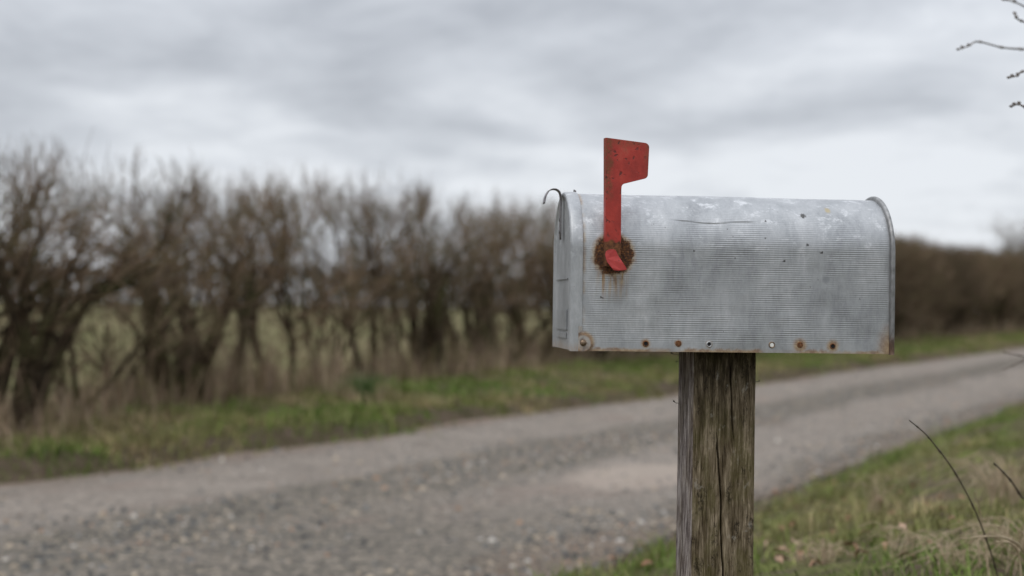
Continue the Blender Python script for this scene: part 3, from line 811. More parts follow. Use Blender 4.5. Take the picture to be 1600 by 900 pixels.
def door():
    # front plate with rolled edge and a skirt that laps over the body
    xf = -0.004; xs = 0.0145
    Q = arch(BW, BH, 0.003)
    sec = [(xs, 0.0004), (xs, 0.0022), (xs - 0.001, 0.0027), (xf + 0.004, 0.0024), (xf + 0.0012, 0.0016), (xf, -0.0008),
           (xf + 0.0002, -0.0045), (xf + 0.0022, -0.0075), (xf + 0.0024, -0.012)]
    V = []; n = len(sec)
    for (y, z, ny, nz) in Q:
        for (x, o) in sec:
            zz = z + nz * o
            if z < 0.012: zz = z + 0.001 - (0.0015 * (1 - z / 0.012) if o > 0 else 0)
            V.append((x, y + ny * o, zz))
    m = len(Q); idx = np.arange(m * n).reshape(m, n)
    F = np.stack([idx[:-1, :-1], idx[1:, :-1], idx[1:, 1:], idx[:-1, 1:]], -1).reshape(-1, 4)
    inner = idx[:, -1][None]
    bot = []
    o = mesh_np('door', V, [F, inner], [alu_trim], box, smooth=False)
    for p in o.data.polygons:
        if len(p.vertices) == 4: p.use_smooth = True
    # hinge ears: round lobes at the foot of the skirt on both sides
    for sg in (-1, 1):
        bm = bmesh.new()
        cx, cz, R = 0.0165, 0.0112, 0.0122
        yo = sg * (BW / 2 + 0.0012); yo2 = sg * (BW / 2 + 0.0032)
        pts = [(xs - 0.006, -0.001)]
        for i in range(25):
            a = -PI / 2 + (PI * 1.0) * i / 24
            pts.append((cx + R * math.cos(a), cz + R * math.sin(a)))
        pts = pts[:-4] + [(xs + 0.0012, cz + R + 0.004), (xs - 0.0002, cz + R + 0.012), (xs - 0.006, cz + R + 0.012)]
        lo = [bm.verts.new((a, yo, b)) for a, b in pts]; hi = [bm.verts.new((a, yo2, b)) for a, b in pts]
        bm.faces.new(hi); bm.faces.new(lo[::-1])
        for i in range(len(pts)): bm.faces.new((lo[i], lo[(i + 1) % len(pts)], hi[(i + 1) % len(pts)], hi[i]))
        bmesh.ops.recalc_face_normals(bm, faces=bm.faces)
        e = [e for e in bm.edges if abs(e.verts[0].co.y - yo2) < 1e-6 and abs(e.verts[1].co.y - yo2) < 1e-6]
        bmesh.ops.bevel(bm, geom=e, offset=0.0007, segments=2, affect='EDGES')
        bm_obj('hinge_ear', bm, ear_m, o)
        bm = bmesh.new()
        bmesh.ops.create_uvsphere(bm, u_segments=20, v_segments=10, radius=0.0046)
        for v in bm.verts: v.co = (v.co.x + cx - 0.0005, v.co.z * 0 + yo2 + sg * max(0, sg * v.co.y) * 0.7, v.co.z + cz)
        bm_obj('rivet', bm, rivet_m, o, True)
    # pressed panels on the face
    def press(y0, y1, z0, z1, h, name):
        bm = bmesh.new()
        bmesh.ops.create_cube(bm, size=1)
        for v in bm.verts: v.co = (xf + 0.0024 - h / 2 + v.co.x * h, (y0 + y1) / 2 + v.co.y * (y1 - y0), (z0 + z1) / 2 + v.co.z * (z1 - z0))
        bmesh.ops.bevel(bm, geom=bm.edges[:], offset=h * 0.45, segments=2, affect='EDGES')
        return bm_obj(name, bm, alu_trim, o)
    press(-0.052, 0.052, 0.028, 0.058, 0.0024, 'embossed_panel')
    press(-0.047, 0.047, 0.016, 0.025, 0.0018, 'embossed_panel')
    press(-0.055, 0.055, 0.1006, 0.1034, 0.0024, 'embossed_ridge')
    # latch: bent spring strip riveted to the face and curling out over the top
    path = catmull([(-0.0060, 0.155), (-0.0064, 0.17), (-0.0064, 0.195), (-0.0062, 0.214), (-0.0085, 0.2245), (-0.0155, 0.2285), (-0.0238, 0.2262), (-0.0290, 0.2175), (-0.0312, 0.2070)], 6)
    path[:, 1] += BH - 0.2225
    d = np.gradient(path, axis=0); d /= np.linalg.norm(d, axis=1, keepdims=True); nn = np.stack([-d[:, 1], d[:, 0]], -1)
    V = []; th = 0.0009
    for i, (q, k) in enumerate(zip(path, nn)):
        hw = (0.0058 if i > 3 else 0.0042 + 0.0004 * i) + 0.0035 * max(0.0, (i - 18) / 30) 
        for (sy, sn) in ((-1, -1), (1, -1), (1, 1), (-1, 1)):
            V.append((q[0] + k[0] * th * sn, sy * hw, q[1] + k[1] * th * sn))
    n = len(path); F = []
    for i in range(n - 1):
        for k in range(4): F.append((i * 4 + k, i * 4 + (k + 1) % 4, i * 4 + 4 + (k + 1) % 4, i * 4 + 4 + k))
    F += [(0, 3, 2, 1), ((n - 1) * 4, (n - 1) * 4 + 1, (n - 1) * 4 + 2, (n - 1) * 4 + 3)]
    l = mesh_np('latch', V, [np.array(F)], [steel_m], box)
    for zz in (0.171, 0.189):
        bm = bmesh.new(); bmesh.ops.create_uvsphere(bm, u_segments=12, v_segments=8, radius=0.0034)
        for v in bm.verts: v.co = (-0.0068 - abs(v.co.x) * 0.5, v.co.y, zz + v.co.z)
        bm_obj('rivet', bm, steel_m, l, True)
def simple(name, a, b, sc, rough, metal, bumpd=0.001):
    m = Mat(name, rough=rough, metal=metal); n = m.noise(m.obj(), sc, 4, 0.65)
    m.set('base', m.ramp(n, [(0.3, a), (0.7, b)])); m.bump(n, 0.4, bumpd); return m.m
steel_m = simple('dark_spring_steel', (0.10, 0.092, 0.095), (0.30, 0.285, 0.29), 260, 0.36, 0.8)
rivet_m = simple('tarnished_rivet', (0.07, 0.040, 0.024), (0.34, 0.25, 0.17), 420, 0.42, 0.7)
def ear_mat():
    m = Mat('rust_stained_hinge', rough=0.6); p = m.obj(); x, y, z = m.xyz(p)
    n = m.noise(m.scale(p, (160, 160, 160)), 1, 5, 0.65)
    dx = m.math('SUBTRACT', x, 0.0160); dz = m.math('SUBTRACT', z, 0.0112)
    d = m.math('ADD', m.math('SQRT', m.math('ADD', m.math('MULTIPLY', dx, dx), m.math('MULTIPLY', dz, dz))), m.math('MULTIPLY', m.math('SUBTRACT', n, 0.5), 0.006))
    c = m.ramp(n, [(0.3, (0.30, 0.285, 0.265)), (0.7, (0.50, 0.48, 0.455))])
    r = m.math('MAXIMUM', m.math('MULTIPLY', m.rng(d, 0.0085, 0.012), m.rng(d, 0.0175, 0.0135)), m.math('MULTIPLY', m.rng(d, 0.0075, 0.004), 0.8))
    low = m.rng(z, 0.012, 0.002, 0.15, 0.55)
    c = m.mix(m.math('MAXIMUM', m.math('MULTIPLY', r, 0.85), low), c, m.mix(m.rng(n, 0.35, 0.65), (0.11, 0.052, 0.022), (0.30, 0.175, 0.08)))
    m.set('base', c); m.set('metal', m.math('MULTIPLY', m.math('SUBTRACT', 1.0, r), 0.4)); m.bump(n, 0.3, 0.001); return m.m
ear_m = ear_mat()
dark_m = Mat('hole_dark', base=(0.006, 0.005, 0.005), rough=0.9).m
rust_m = simple('rust_scale', (0.05, 0.02, 0.010), (0.24, 0.10, 0.035), 500, 0.9, 0.0)
pale_m = Mat('pale_plug', base=(0.74, 0.73, 0.69), rough=0.5).m
door()
# small spring catch on the roof lip
bm = bmesh.new(); bmesh.ops.create_cube(bm, size=1)
for v in bm.verts: v.co = (0.0145 + v.co.x * 0.003, v.co.y * 0.009, BH + 0.0035 + v.co.z * 0.003 - v.co.x * 0.002)
bm_obj('roof_catch', bm, steel_m, box)

# screw holes and fixings along the hem
def fixing(px, py, kind):
    x, z = wall(px, py); y0 = -BW / 2
    bm = bmesh.new(); N = 20
    def ring(r, y): return [bm.verts.new((x + r * math.cos(2 * PI * i / N), y, z + r * math.sin(2 * PI * i / N))) for i in range(N)]
    def bridge(a, b, mi):
        for i in range(N):
            f = bm.faces.new((a[i], a[(i + 1) % N], b[(i + 1) % N], b[i])); f.material_index = mi; f.smooth = True
    R = 0.0030 if kind != 'plug' else 0.0034
    a = ring(R + 0.0016, y0 + 0.0002); b = ring(R + 0.0008, y0 - 0.0012); c = ring(R, y0 - 0.0010); d = ring(R - 0.0004, y0 - 0.0002)
    bridge(a, b, 0); bridge(b, c, 0); bridge(c, d, 0 if kind != 'hole' else 1)
    if kind == 'screw':
        e = ring(R * 0.6, y0 - 0.0016); bridge(d, e, 0); f = bm.faces.new(e); f.material_index = 0
    elif kind == 'plug':
        e = ring(R * 0.7, y0 - 0.0008); bridge(d, e, 1); f = bm.faces.new(e); f.material_index = 1
    else:
        f = bm.faces.new(d); f.material_index = 1
    bmesh.ops.recalc_face_normals(bm, faces=bm.faces)
    mats = {'hole': (rust_m, dark_m), 'plain': (alu_trim, dark_m), 'screw': (rust_m, rust_m), 'plug': (rivet_m, pale_m)}[kind]
    o = bm_obj({'hole': 'screw_hole', 'plain': 'screw_hole', 'screw': 'rusty_screw', 'plug': 'hole_plug'}[kind], bm, list(mats), box)
    return o
fixing(1009, 537, 'hole'); fixing(1060, 537, 'screw'); fixing(1108, 538, 'plain'); fixing(1206, 539, 'plug'); fixing(1250, 539, 'screw'); fixing(1301, 541, 'hole')

# flag
def flag_mat():
    m = Mat('red_flag_paint', rough=0.5, spec=0.4)
    p = m.obj(); x, y, z = m.xyz(p)
    n1 = m.noise(m.scale(p, (40, 40, 30)), 1, 5, 0.65); n2 = m.noise(m.scale(p, (300, 300, 300)), 1, 4, 0.7)
    n3 = m.noise(m.scale(p, (130, 130, 130), (2, 0, 7)), 1, 3, 0.55)
    c = m.ramp(n1, [(0.3, (0.25, 0.022, 0.015)), (0.55, (0.38, 0.036, 0.024)), (0.75, (0.46, 0.062, 0.040))])
    grime = m.ramp(n2, [(0.3, (0.06, 0.028, 0.016)), (0.7, (0.20, 0.085, 0.04))])
    x0, z0 = wall(949, 300, 0.012)
    xr, zt = wall(1014, 228, 0.012)
    left = m.math('MULTIPLY', m.rng(m.math('ADD', x, m.math('MULTIPLY', m.math('SUBTRACT', n1, 0.5), 0.022)), x0 + 0.0085, x0 + 0.002), m.rng(z, z0 - 0.02, z0 + 0.01))
    right = m.math('MULTIPLY', m.rng(m.math('ADD', x, m.math('MULTIPLY', m.math('SUBTRACT', n1, 0.5), 0.03)), xr - 0.010, xr - 0.002), 0.6)
    top = m.math('MULTIPLY', m.rng(m.math('ADD', z, m.math('MULTIPLY', m.math('SUBTRACT', n1, 0.5), 0.02)), zt - 0.004, zt + 0.004), 0.6)
    ed = m.math('MULTIPLY', m.math('MAXIMUM', m.math('MAXIMUM', left, right), top), m.rng(n2, 0.3, 0.6))
    c = m.mix(m.math('MULTIPLY', ed, 0.85), c, grime)
    chips = m.math('MULTIPLY', m.math('MULTIPLY', m.rng(n3, 0.60, 0.66), m.rng(n1, 0.42, 0.58)), 0.8)
    c = m.mix(chips, c, (0.035, 0.016, 0.012))
    c = m.mix(m.math('MULTIPLY', m.rng(n1, 0.62, 0.75), 0.35), c, (0.20, 0.09, 0.05))
    # rust at the foot of the arm
    zr = wall(955, 368, 0.012)[1]
    foot = m.rng(m.math('ADD', z, m.math('MULTIPLY', m.math('SUBTRACT', n3, 0.5), 0.03)), zr - 0.004, zr - 0.012)
    c = m.mix(foot, c, m.ramp(n2, [(0.35, (0.05, 0.02, 0.011)), (0.65, (0.20, 0.08, 0.030))]))
    m.set('base', c); m.set('rough', m.math('ADD', 0.45, m.math('MULTIPLY', m.math('MAXIMUM', ed, foot), 0.45)))
    m.bump(m.math('ADD', n2, m.math('MULTIPLY', chips, -1.0)), 0.35, 0.0008)
    return m.m
def tab_mat():
    m = Mat('red_tab_paint', rough=0.55, spec=0.3); p = m.obj()
    n = m.noise(p, 120, 4, 0.6); n2 = m.noise(p, 210, 2, 0.5)
    c = m.ramp(n, [(0.3, (0.26, 0.020, 0.017)), (0.7, (0.38, 0.038, 0.032))])
    m.set('base', m.mix(m.math('MULTIPLY', m.rng(n2, 0.66, 0.72), 0.8), c, (0.05, 0.02, 0.015))); return m.m
def flag():
    OFF = 0.0125
    pix = [(948, 417), (948, 215)]
    def arc(cx, cy, r, a0, a1, n=6): return [(cx + r * math.cos(math.radians(a0 + (a1 - a0) * i / n)), cy - r * math.sin(math.radians(a0 + (a1 - a0) * i / n))) for i in range(n + 1)]
    pix += arc(1007, 230.5, 7.5, 83, 0) + arc(1005.5, 272.5, 7, -5, -78) + [(980, 286.0)]
    pix += [(975, 287.2), (972.6, 288.8), (971.4, 291.5), (971, 296)] + [(970.6, 340), (970.4, 358), (970.2, 385), (969.5, 408), (968, 417)]
    pts = [wall(a, b, OFF) for a, b in pix]
    bm = bmesh.new(); th = 0.0011; y0 = -BW / 2 - OFF
    hi = [bm.verts.new((a, y0, b)) for a, b in pts]; lo = [bm.verts.new((a, y0 + th, b)) for a, b in pts]
    bm.faces.new(hi); bm.faces.new(lo[::-1])
    for i in range(len(pts)): bm.faces.new((hi[i], lo[i], lo[(i + 1) % len(pts)], hi[(i + 1) % len(pts)]))
    # stiffening flange folded back along the long edge
    (xa, za), (xb, zb) = pts[0], pts[1]
    prof = [(0, 0), (-0.0012, 0.0008), (-0.0022, 0.004), (-0.0027, 0.0105), (-0.0014, 0.0106), (-0.0010, 0.004), (0.0, 0.0011)]
    A = [bm.verts.new((xa + a, y0 + b, za + 0.001)) for a, b in prof]; B = [bm.verts.new((xb + a, y0 + b, zb)) for a, b in prof]
    n = len(prof)
    for i in range(n): bm.faces.new((A[i], A[(i + 1) % n], B[(i + 1) % n], B[i]))
    bm.faces.new(A[::-1]); bm.faces.new(B)
    bmesh.ops.recalc_face_normals(bm, faces=bm.faces)
    f = bm_obj('flag', bm, flag_mat(), box)
    md = f.modifiers.new('bevel', 'BEVEL'); md.width = 0.0003; md.segments = 2; md.limit_method = 'ANGLE'
    # pivot pin between arm and wall
    bm = bmesh.new()
    bmesh.ops.create_cone(bm, cap_ends=True, segments=20, radius1=0.005, radius2=0.005, depth=OFF + 0.001)
    px, pz = wall(957, 392, OFF)
    for v in bm.verts: v.co = (px + v.co.x, -BW / 2 - OFF / 2 + v.co.z, pz + v.co.y)
    bm_obj('pivot_pin', bm, rust_m, f)
    # red thumb tab bent out from the foot of the arm
    P2 = [(948.5, 410), (946.6, 402), (946.4, 396), (949, 391.5), (955, 389.3), (960.5, 389.6), (963.5, 392), (966.5, 399), (972, 409), (977.8, 419), (977.5, 421.6), (972, 422.6), (962, 422.8), (956.8, 421)]
    bm = bmesh.new(); row = []
    q = catmull(P2 + [P2[0]], 4)[:-1]
    V0_, V1_ = [], []
    for a, b in q:
        x, z = wall(a, b, OFF + 0.006)
        out = 0.0025 + 0.0085 * sstep(392, 420, b)
        V0_.append(bm.verts.new((x, -BW / 2 - OFF - out, z))); V1_.append(bm.verts.new((x, -BW / 2 - OFF - out + 0.0014, z)))
    bm.faces.new(V0_); bm.faces.new(V1_[::-1])
    for i in range(len(q)): bm.faces.new((V0_[i], V1_[i], V1_[(i + 1) % len(q)], V0_[(i + 1) % len(q)]))
    bmesh.ops.recalc_face_normals(bm, faces=bm.faces)
    t = bm_obj('flag_tab', bm, tab_mat(), f)
    md = t.modifiers.new('bevel', 'BEVEL'); md.width = 0.0005; md.segments = 3; md.limit_method = 'ANGLE'
flag()

# ------------------------------------------------------------------ post
def post_mat():
    m = Mat('weathered_post_wood', rough=0.95, spec=0.06)
    p = m.obj(); x, y, z = m.xyz(p)
    g1 = m.noise(m.scale(p, (420, 420, 26)), 1, 4, 0.7); g2 = m.noise(m.scale(p, (110, 110, 17)), 1, 5, 0.7, 0.4)
    b1 = m.noise(m.scale(p, (26, 26, 11)), 1, 5, 0.65); spec = m.noise(m.scale(p, (500, 500, 260)), 1, 3, 0.7)
    k = m.math('ADD', m.math('MULTIPLY', g1, 0.5), m.math('MULTIPLY', g2, 0.5))
    c = m.ramp(k, [(0.36, (0.024, 0.017, 0.010)), (0.455, (0.088, 0.066, 0.040)), (0.535, (0.168, 0.132, 0.088)), (0.64, (0.34, 0.275, 0.192))])
    moss = m.math('MULTIPLY', m.rng(b1, 0.44, 0.62), m.rng(spec, 0.35, 0.6, 0.35, 1.0))
    c = m.mix(m.math('MULTIPLY', moss, 0.55), c, (0.088, 0.080, 0.026))
    # dark stain under the box, with the shade there painted into the colour
    stain_shade = m.rng(m.math('ADD', z, m.math('MULTIPLY', m.math('SUBTRACT', b1, 0.5), 0.22)), POST_H - 0.16, POST_H - 0.02)
    c = m.mix(m.math('MULTIPLY', m.math('MULTIPLY', stain_shade, m.rng(g2, 0.65, 0.4, 0.45, 1.0)), 0.8), c, (0.016, 0.012, 0.008))
    blk = m.math('MULTIPLY', m.rng(m.noise(m.scale(p, (48, 48, 22), (4, 1, 2)), 1, 5, 0.75), 0.51, 0.63), m.rng(spec, 0.4, 0.55))
    c = m.mix(m.math('MULTIPLY', blk, 0.8), c, (0.018, 0.014, 0.010))
    # paler grey left face and arrises
    ny = m.rng(x, -0.0445, -0.0458)
    gray = m.ramp(k, [(0.40, (0.040, 0.028, 0.027)), (0.5, (0.20, 0.168, 0.158)), (0.60, (0.46, 0.415, 0.395))])
    c = m.mix(m.math('MULTIPLY', ny, m.rng(b1, 0.35, 0.6, 0.45, 0.95)), c, gray)
    lich = m.math('MULTIPLY', m.rng(m.noise(m.scale(p, (55, 55, 40), (9, 2, 5)), 1, 5, 0.65), 0.62, 0.72), 0.45)
    c = m.mix(lich, c, (0.33, 0.31, 0.27))
    m.set('base', c); m.bump(m.math('ADD', m.math('MULTIPLY', g1, 0.7), m.math('MULTIPLY', spec, 0.3)), 0.5, 0.0015)
    return m.m
pw = 0.0945
# locate the near left arris at the pixel seen in the photo
def post_geo():
    yl = -0.045                                  # near face, in the mailbox's frame
    d = ray(1080, 556); p0 = ORG + BX * yl
    t = (p0 - Vector((0, 0, CAM_H))).dot(BX) / d.dot(BX)
    q = Vector((0, 0, CAM_H)) + d * t - ORG
    xl = q.dot(AX) + 0.0025
    c = ORG + AX * (xl + pw / 2) + BX * (yl + pw / 2)
    return c
PC = post_geo()
PG = float(ground_z(PC.x, PC.y))
POST_H = (ORG.z + 0.0005) - PG + 0.25            # sunk 25 cm into the ground
post = empty('wooden_post', (PC.x, PC.y, PG - 0.25), TH - math.radians(0.4))
tag(post, 'square weathered wooden post with a long split, under the mailbox', 'post')
def build_post():
    h = pw / 2; r = 0.004
    # profile: near face and left face fine, the other two coarse
    prof = []
    def edge(a, b, n):
        for i in range(n): prof.append((a[0] + (b[0] - a[0]) * i / n, a[1] + (b[1] - a[1]) * i / n))
    def corner(cx, cy, a0):
        for i in range(5):
            a = math.radians(a0 + 90 * i / 5); prof.append((cx + r * math.cos(a), cy + r * math.sin(a)))
    corner(-h + r, -h + r, 180); edge((-h + r, -h), (h - r, -h), 150)
    corner(h - r, -h + r, 270); edge((h, -h + r), (h, h - r), 30)
    corner(h - r, h - r, 0); edge((h - r, h), (-h + r, h), 30)
    corner(-h + r, h - r, 90); edge((-h, h - r), (-h, -h + r), 110)
    P = np.array(prof); n = len(P)
    zs = np.concatenate([np.linspace(0, POST_H - 0.42, 120), np.linspace(POST_H - 0.42, POST_H, 330)[1:]])
    S, Zg = np.meshgrid(np.arange(n), zs, indexing='ij')
    Xg = P[:, 0][:, None] + 0 * Zg; Yg = P[:, 1][:, None] + 0 * Zg
    nrm = P / np.maximum(np.abs(P).max(1, keepdims=True), 1e-6)
    nx = np.where(np.abs(P[:, 0]) >= h - 0.0005, np.sign(P[:, 0]), 0); ny = np.where(np.abs(P[:, 1]) >= h - 0.0005, np.sign(P[:, 1]), 0)
    per = np.concatenate([[0], np.cumsum(np.hypot(*np.diff(P, axis=0).T))])[:, None] + 0 * Zg
    dis = 0.0010 * fbm(per * 320, Zg * 9, 3, 3) + 0.0012 * fbm(per * 60, Zg * 7, 4, 3) + 0.003 * fbm(per * 9, Zg * 5, 6, 3)
    dis -= 0.0007 * sstep(0.12, 0.3, fbm(per * 420, Zg * 14, 8, 2))
    arris = ((np.abs(P[:, 0]) > h - r) & (np.abs(P[:, 1]) > h - r))[:, None]
    dis = dis - arris * (0.0035 * np.clip(fbm(Zg * 16, 0 * Zg + 3, 17, 3) * 3, 0, 1))
    # long drying splits in the near face, traced from the photograph
    def crack(pix, wid, dep):
        pts = []
        yl = -h
        for a, b in pix:
            d = ray(a, b); o = Vector((PC.x, PC.y, 0)) - BX * h
            t = (o - Vector((0, 0, CAM_H))).dot(BX) / d.dot(BX)
            q = Vector((0, 0, CAM_H)) + d * t
            pts.append(((q - PC).dot(AX), q.z - (PG - 0.25)))
        pts = np.array(sorted(pts, key=lambda q: q[1]))
        cx = np.interp(Zg, pts[:, 1], pts[:, 0]) + 0.0007 * (vnoise(Zg * 70, 0 * Zg, 44) - 0.5)
        inz = sstep(pts[0, 1] - 0.004, pts[0, 1] + 0.03, Zg) * sstep(pts[-1, 1] + 0.004, pts[-1, 1] - 0.03, Zg)
        wz = wid * (0.25 + 0.75 * inz)
        front = (np.abs(P[:, 1] + h) < 0.0006)[:, None]
        return -dep * inz * np.exp(-((Xg - cx) / wz) ** 4) * front
    cr = crack([(1141, 562), (1142, 590), (1143.5, 612), (1144.5, 650), (1146.5, 690)], 0.00085, 0.016)
    cr2 = crack([(1120, 672), (1121.5, 700), (1123.5, 722), (1126, 755), (1127.5, 790), (1127.2, 828), (1129, 865), (1131, 905), (1132, 960)], 0.0011, 0.02)
    cr3 = crack([(1104, 720), (1104.5, 800), (1106, 860)], 0.0005, 0.002)
    Dx = nx[:, None] * dis; Dy = ny[:, None] * (dis + cr + cr2 + cr3)
    V = np.stack([Xg + Dx, Yg + Dy, Zg], -1)
    V[:, -1, 2] = POST_H
    m = len(zs); V = V.reshape(-1, 3)
    idx = np.arange(n * m).reshape(n, m)
    nxt = np.roll(idx, -1, 0)
    F = np.stack([idx[:, :-1], nxt[:, :-1], nxt[:, 1:], idx[:, 1:]], -1).reshape(-1, 4)
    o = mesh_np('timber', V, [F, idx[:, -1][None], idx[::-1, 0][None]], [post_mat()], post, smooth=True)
    # little dry moss sprigs standing off the edges
    for (sx, sy, L, up) in ((-h, PIX(1058, 556), 0.012, 0.3), (-h, PIX(1058, 633), 0.007, 0.6), (h, PIX(1182, 594), 0.005, 0.3), (-h, PIX(1060, 566), 0.004, -0.1)):
        s = 1 if sx > 0 else -1; y = h if s < 0 else -h
        pts = catmull([(sx - s * 0.001, y, sy), (sx + s * L * 0.5, y - 0.001, sy + L * up * 0.2), (sx + s * L, y - 0.002, sy + L * up)], 4)
        rad = np.full(len(pts), 0.0004); rad[-3:] = (0.0008, 0.0014, 0.0006)
        v, f = poly_tube(pts, rad, 6)
        mesh_np('moss_sprig', v, [f], [sprig_m], post, smooth=True)
def PIX(px, py):
    d = ray(px, py); t = PC.y / d.y
    return CAM_H + d.z * t - (PG - 0.25)
sprig_m = simple('dry_sprig', (0.02, 0.016, 0.012), (0.05, 0.04, 0.028), 300, 0.9, 0.0)
build_post()

# ------------------------------------------------------------------ plants and litter in the near verge
stem_m = simple('bramble_stem', (0.035, 0.022, 0.018), (0.11, 0.075, 0.055), 60, 0.7, 0.0, 0.003)
straw_m = simple('dead_straw', (0.26, 0.19, 0.11), (0.48, 0.38, 0.26), 40, 0.8, 0.0, 0.003)
def stem(name, ctrl, r0, r1, mat, parent=None, knots=True):
    pts = catmull(ctrl, 8); n = len(pts)
    rad = np.linspace(r0, r1, n)
    if knots:
        for i in range(4, n, 7): rad[i] *= 1.7
    v, f = poly_tube(pts, rad, 8)
    return mesh_np(name, v, [f], [mat] if mat else [], parent, smooth=True)
def base_point(px, py, depth):
    p = at_depth(px, py, depth); return p
def to_ground(p): return Vector((p.x, p.y, float(ground_z(p.x, p.y)) - 0.01))
def plant(name, ctrls, label, cat, r, mat, group=None):
    g0 = to_ground(Vector(ctrls[0][0]))
    e = empty(name, g0); tag(e, label, cat, group)
    for i, c in enumerate(ctrls):
        loc = [tuple(Vector(q) - g0) for q in c]
        stem('stem', loc, r * (1 if i == 0 else 0.7), r * 0.45, mat, e)
    return e
D = at_depth
c1 = [to_ground(D(1585, 1000, 2.75)), D(1572, 960, 2.75), D(1558, 898, 2.75), D(1543, 848, 2.7), D(1520, 790, 2.62), D(1490, 735, 2.5), D(1462, 697, 2.38), D(1445, 677, 2.3), D(1421, 657, 2.2)]
plant('bramble', [c1], 'tall thin dark bramble stem leaning left over the right verge', 'bramble', 0.0019, stem_m)
c2 = [to_ground(D(1625, 830, 2.7)), D(1612, 800, 2.7), D(1596, 776, 2.7), D(1580, 752, 2.65), D(1568, 738, 2.6), D(1553, 724, 2.5)]
plant('bramble', [c2], 'short dark bramble tip poking in from the right edge', 'bramble', 0.0026, stem_m)
c3 = [to_ground(D(1660, 650, 3.4)), D(1640, 600, 3.4), D(1610, 562, 3.4), D(1595, 556, 3.4), D(1569, 551, 3.35)]
c3b = [D(1602, 561, 3.4), D(1590, 568, 3.38), D(1567, 578, 3.35)]
plant('bramble', [c3, c3b], 'forked bramble shoot in front of the lane at the right edge', 'bramble', 0.0022, stem_m)
c4 = [to_ground(D(1500, 960, 3.3)), D(1530, 908, 3.3), D(1552, 893, 3.3), D(1575, 880, 3.3), D(1620, 870, 3.35)]
plant('bramble', [c4], 'dark bramble runner lying low in the bottom right corner', 'bramble', 0.003, stem_m)

# straw-coloured dead grass clumps (each a clump of its own)
def tuft(px, py, depth, n, L, label, lean=0.9, seed=0, mat=None, grp='dead grass tufts on the near verge'):
    R = np.random.default_rng(seed)
    p = hit(px, py); p.z -= 0.005
    k_ = math.hypot(p.x, p.y) / 4.0; L *= max(0.8, k_); n = int(n * 1.3)
    e_v, e_f = [], []; off = 0
    for i in range(n):
        a = R.random() * 2 * PI; l = L * R.uniform(0.5, 1.2); k = lean * R.uniform(0.4, 1.2)
        b = np.array([R.normal(0, 0.03), R.normal(0, 0.03), 0.0])
        d = np.array([math.cos(a), math.sin(a), 0])
        pts = catmull([b, b + d * l * 0.18 * k + [0, 0, l * 0.35], b + d * l * 0.5 * k + [0, 0, l * (0.6 - 0.2 * k)], b + d * l * 0.95 * k + [0, 0, max(0.01, l * (0.75 - 0.62 * k))]], 4)
        v, f = poly_tube(pts, np.linspace(0.0016, 0.0006, len(pts)), 4)
        e_v.append(v); e_f.append(f + off); off += len(v)
    o = mesh_np('dead_grass_tuft', np.concatenate(e_v), [np.concatenate(e_f)], [mat or straw_m], smooth=True)
    o.location = p; tag(o, label, 'grass tuft', grp)
    if mat: o.name = 'green_grass_tussock'
tuft(1425, 872, 4.9, 20, 0.17, 'broad straw-coloured grass tuft below the dark stem at bottom right', 1.05, 1)
tuft(1570, 790, 4.6, 60, 0.26, 'straw-coloured grass tuft at the right edge beside the short bramble', 1.0, 2)
tuft(1590, 880, 3.4, 50, 0.24, 'pale matted dead grass in the bottom right corner', 1.15, 3)
tuft(1490, 890, 3.9, 20, 0.19, 'flattened dead grass clump left of the leaning stem foot', 1.2, 4)
tuft(1370, 800, 5.4, 22, 0.17, 'small upright dry grass tuft midway along the right verge', 0.5, 5)
tuft(1290, 880, 4.6, 40, 0.12, 'small dry grass clump right of the post near the bottom edge', 0.9, 6)

green_m = simple('tussock_green', (0.030, 0.075, 0.012), (0.085, 0.155, 0.030), 40, 0.8, 0.0, 0.003)
tuft(572, 632, 15, 190, 0.15, 'rounded dark green grass tussock on the far verge below the hedge', 0.7, 7, green_m, None)
for k, (c, lb) in enumerate([
        ([D(1548, 960, 2.9), D(1545, 900, 2.9), D(1538, 840, 2.9), D(1530, 795, 2.88), D(1523, 770, 2.86)], 'upright pale dry stalk beside the leaning dark bramble stem'),
        ([D(1640, 900, 2.8), D(1600, 862, 2.75), D(1575, 842, 2.7), D(1545, 838, 2.65), D(1500, 842, 2.6)], 'long pale dry stalk lying sideways across the bottom right verge'),
        ([D(1600, 960, 2.6), D(1594, 880, 2.6), D(1580, 850, 2.58), D(1555, 846, 2.55)], 'bent pale dry stalk arching over in the bottom right corner')]):
    plant('dry_stalk', [[to_ground(c[0])] + c[1:] if c[0].z < 0.8 else c], lb, 'dry stalk', 0.0022, straw_m)

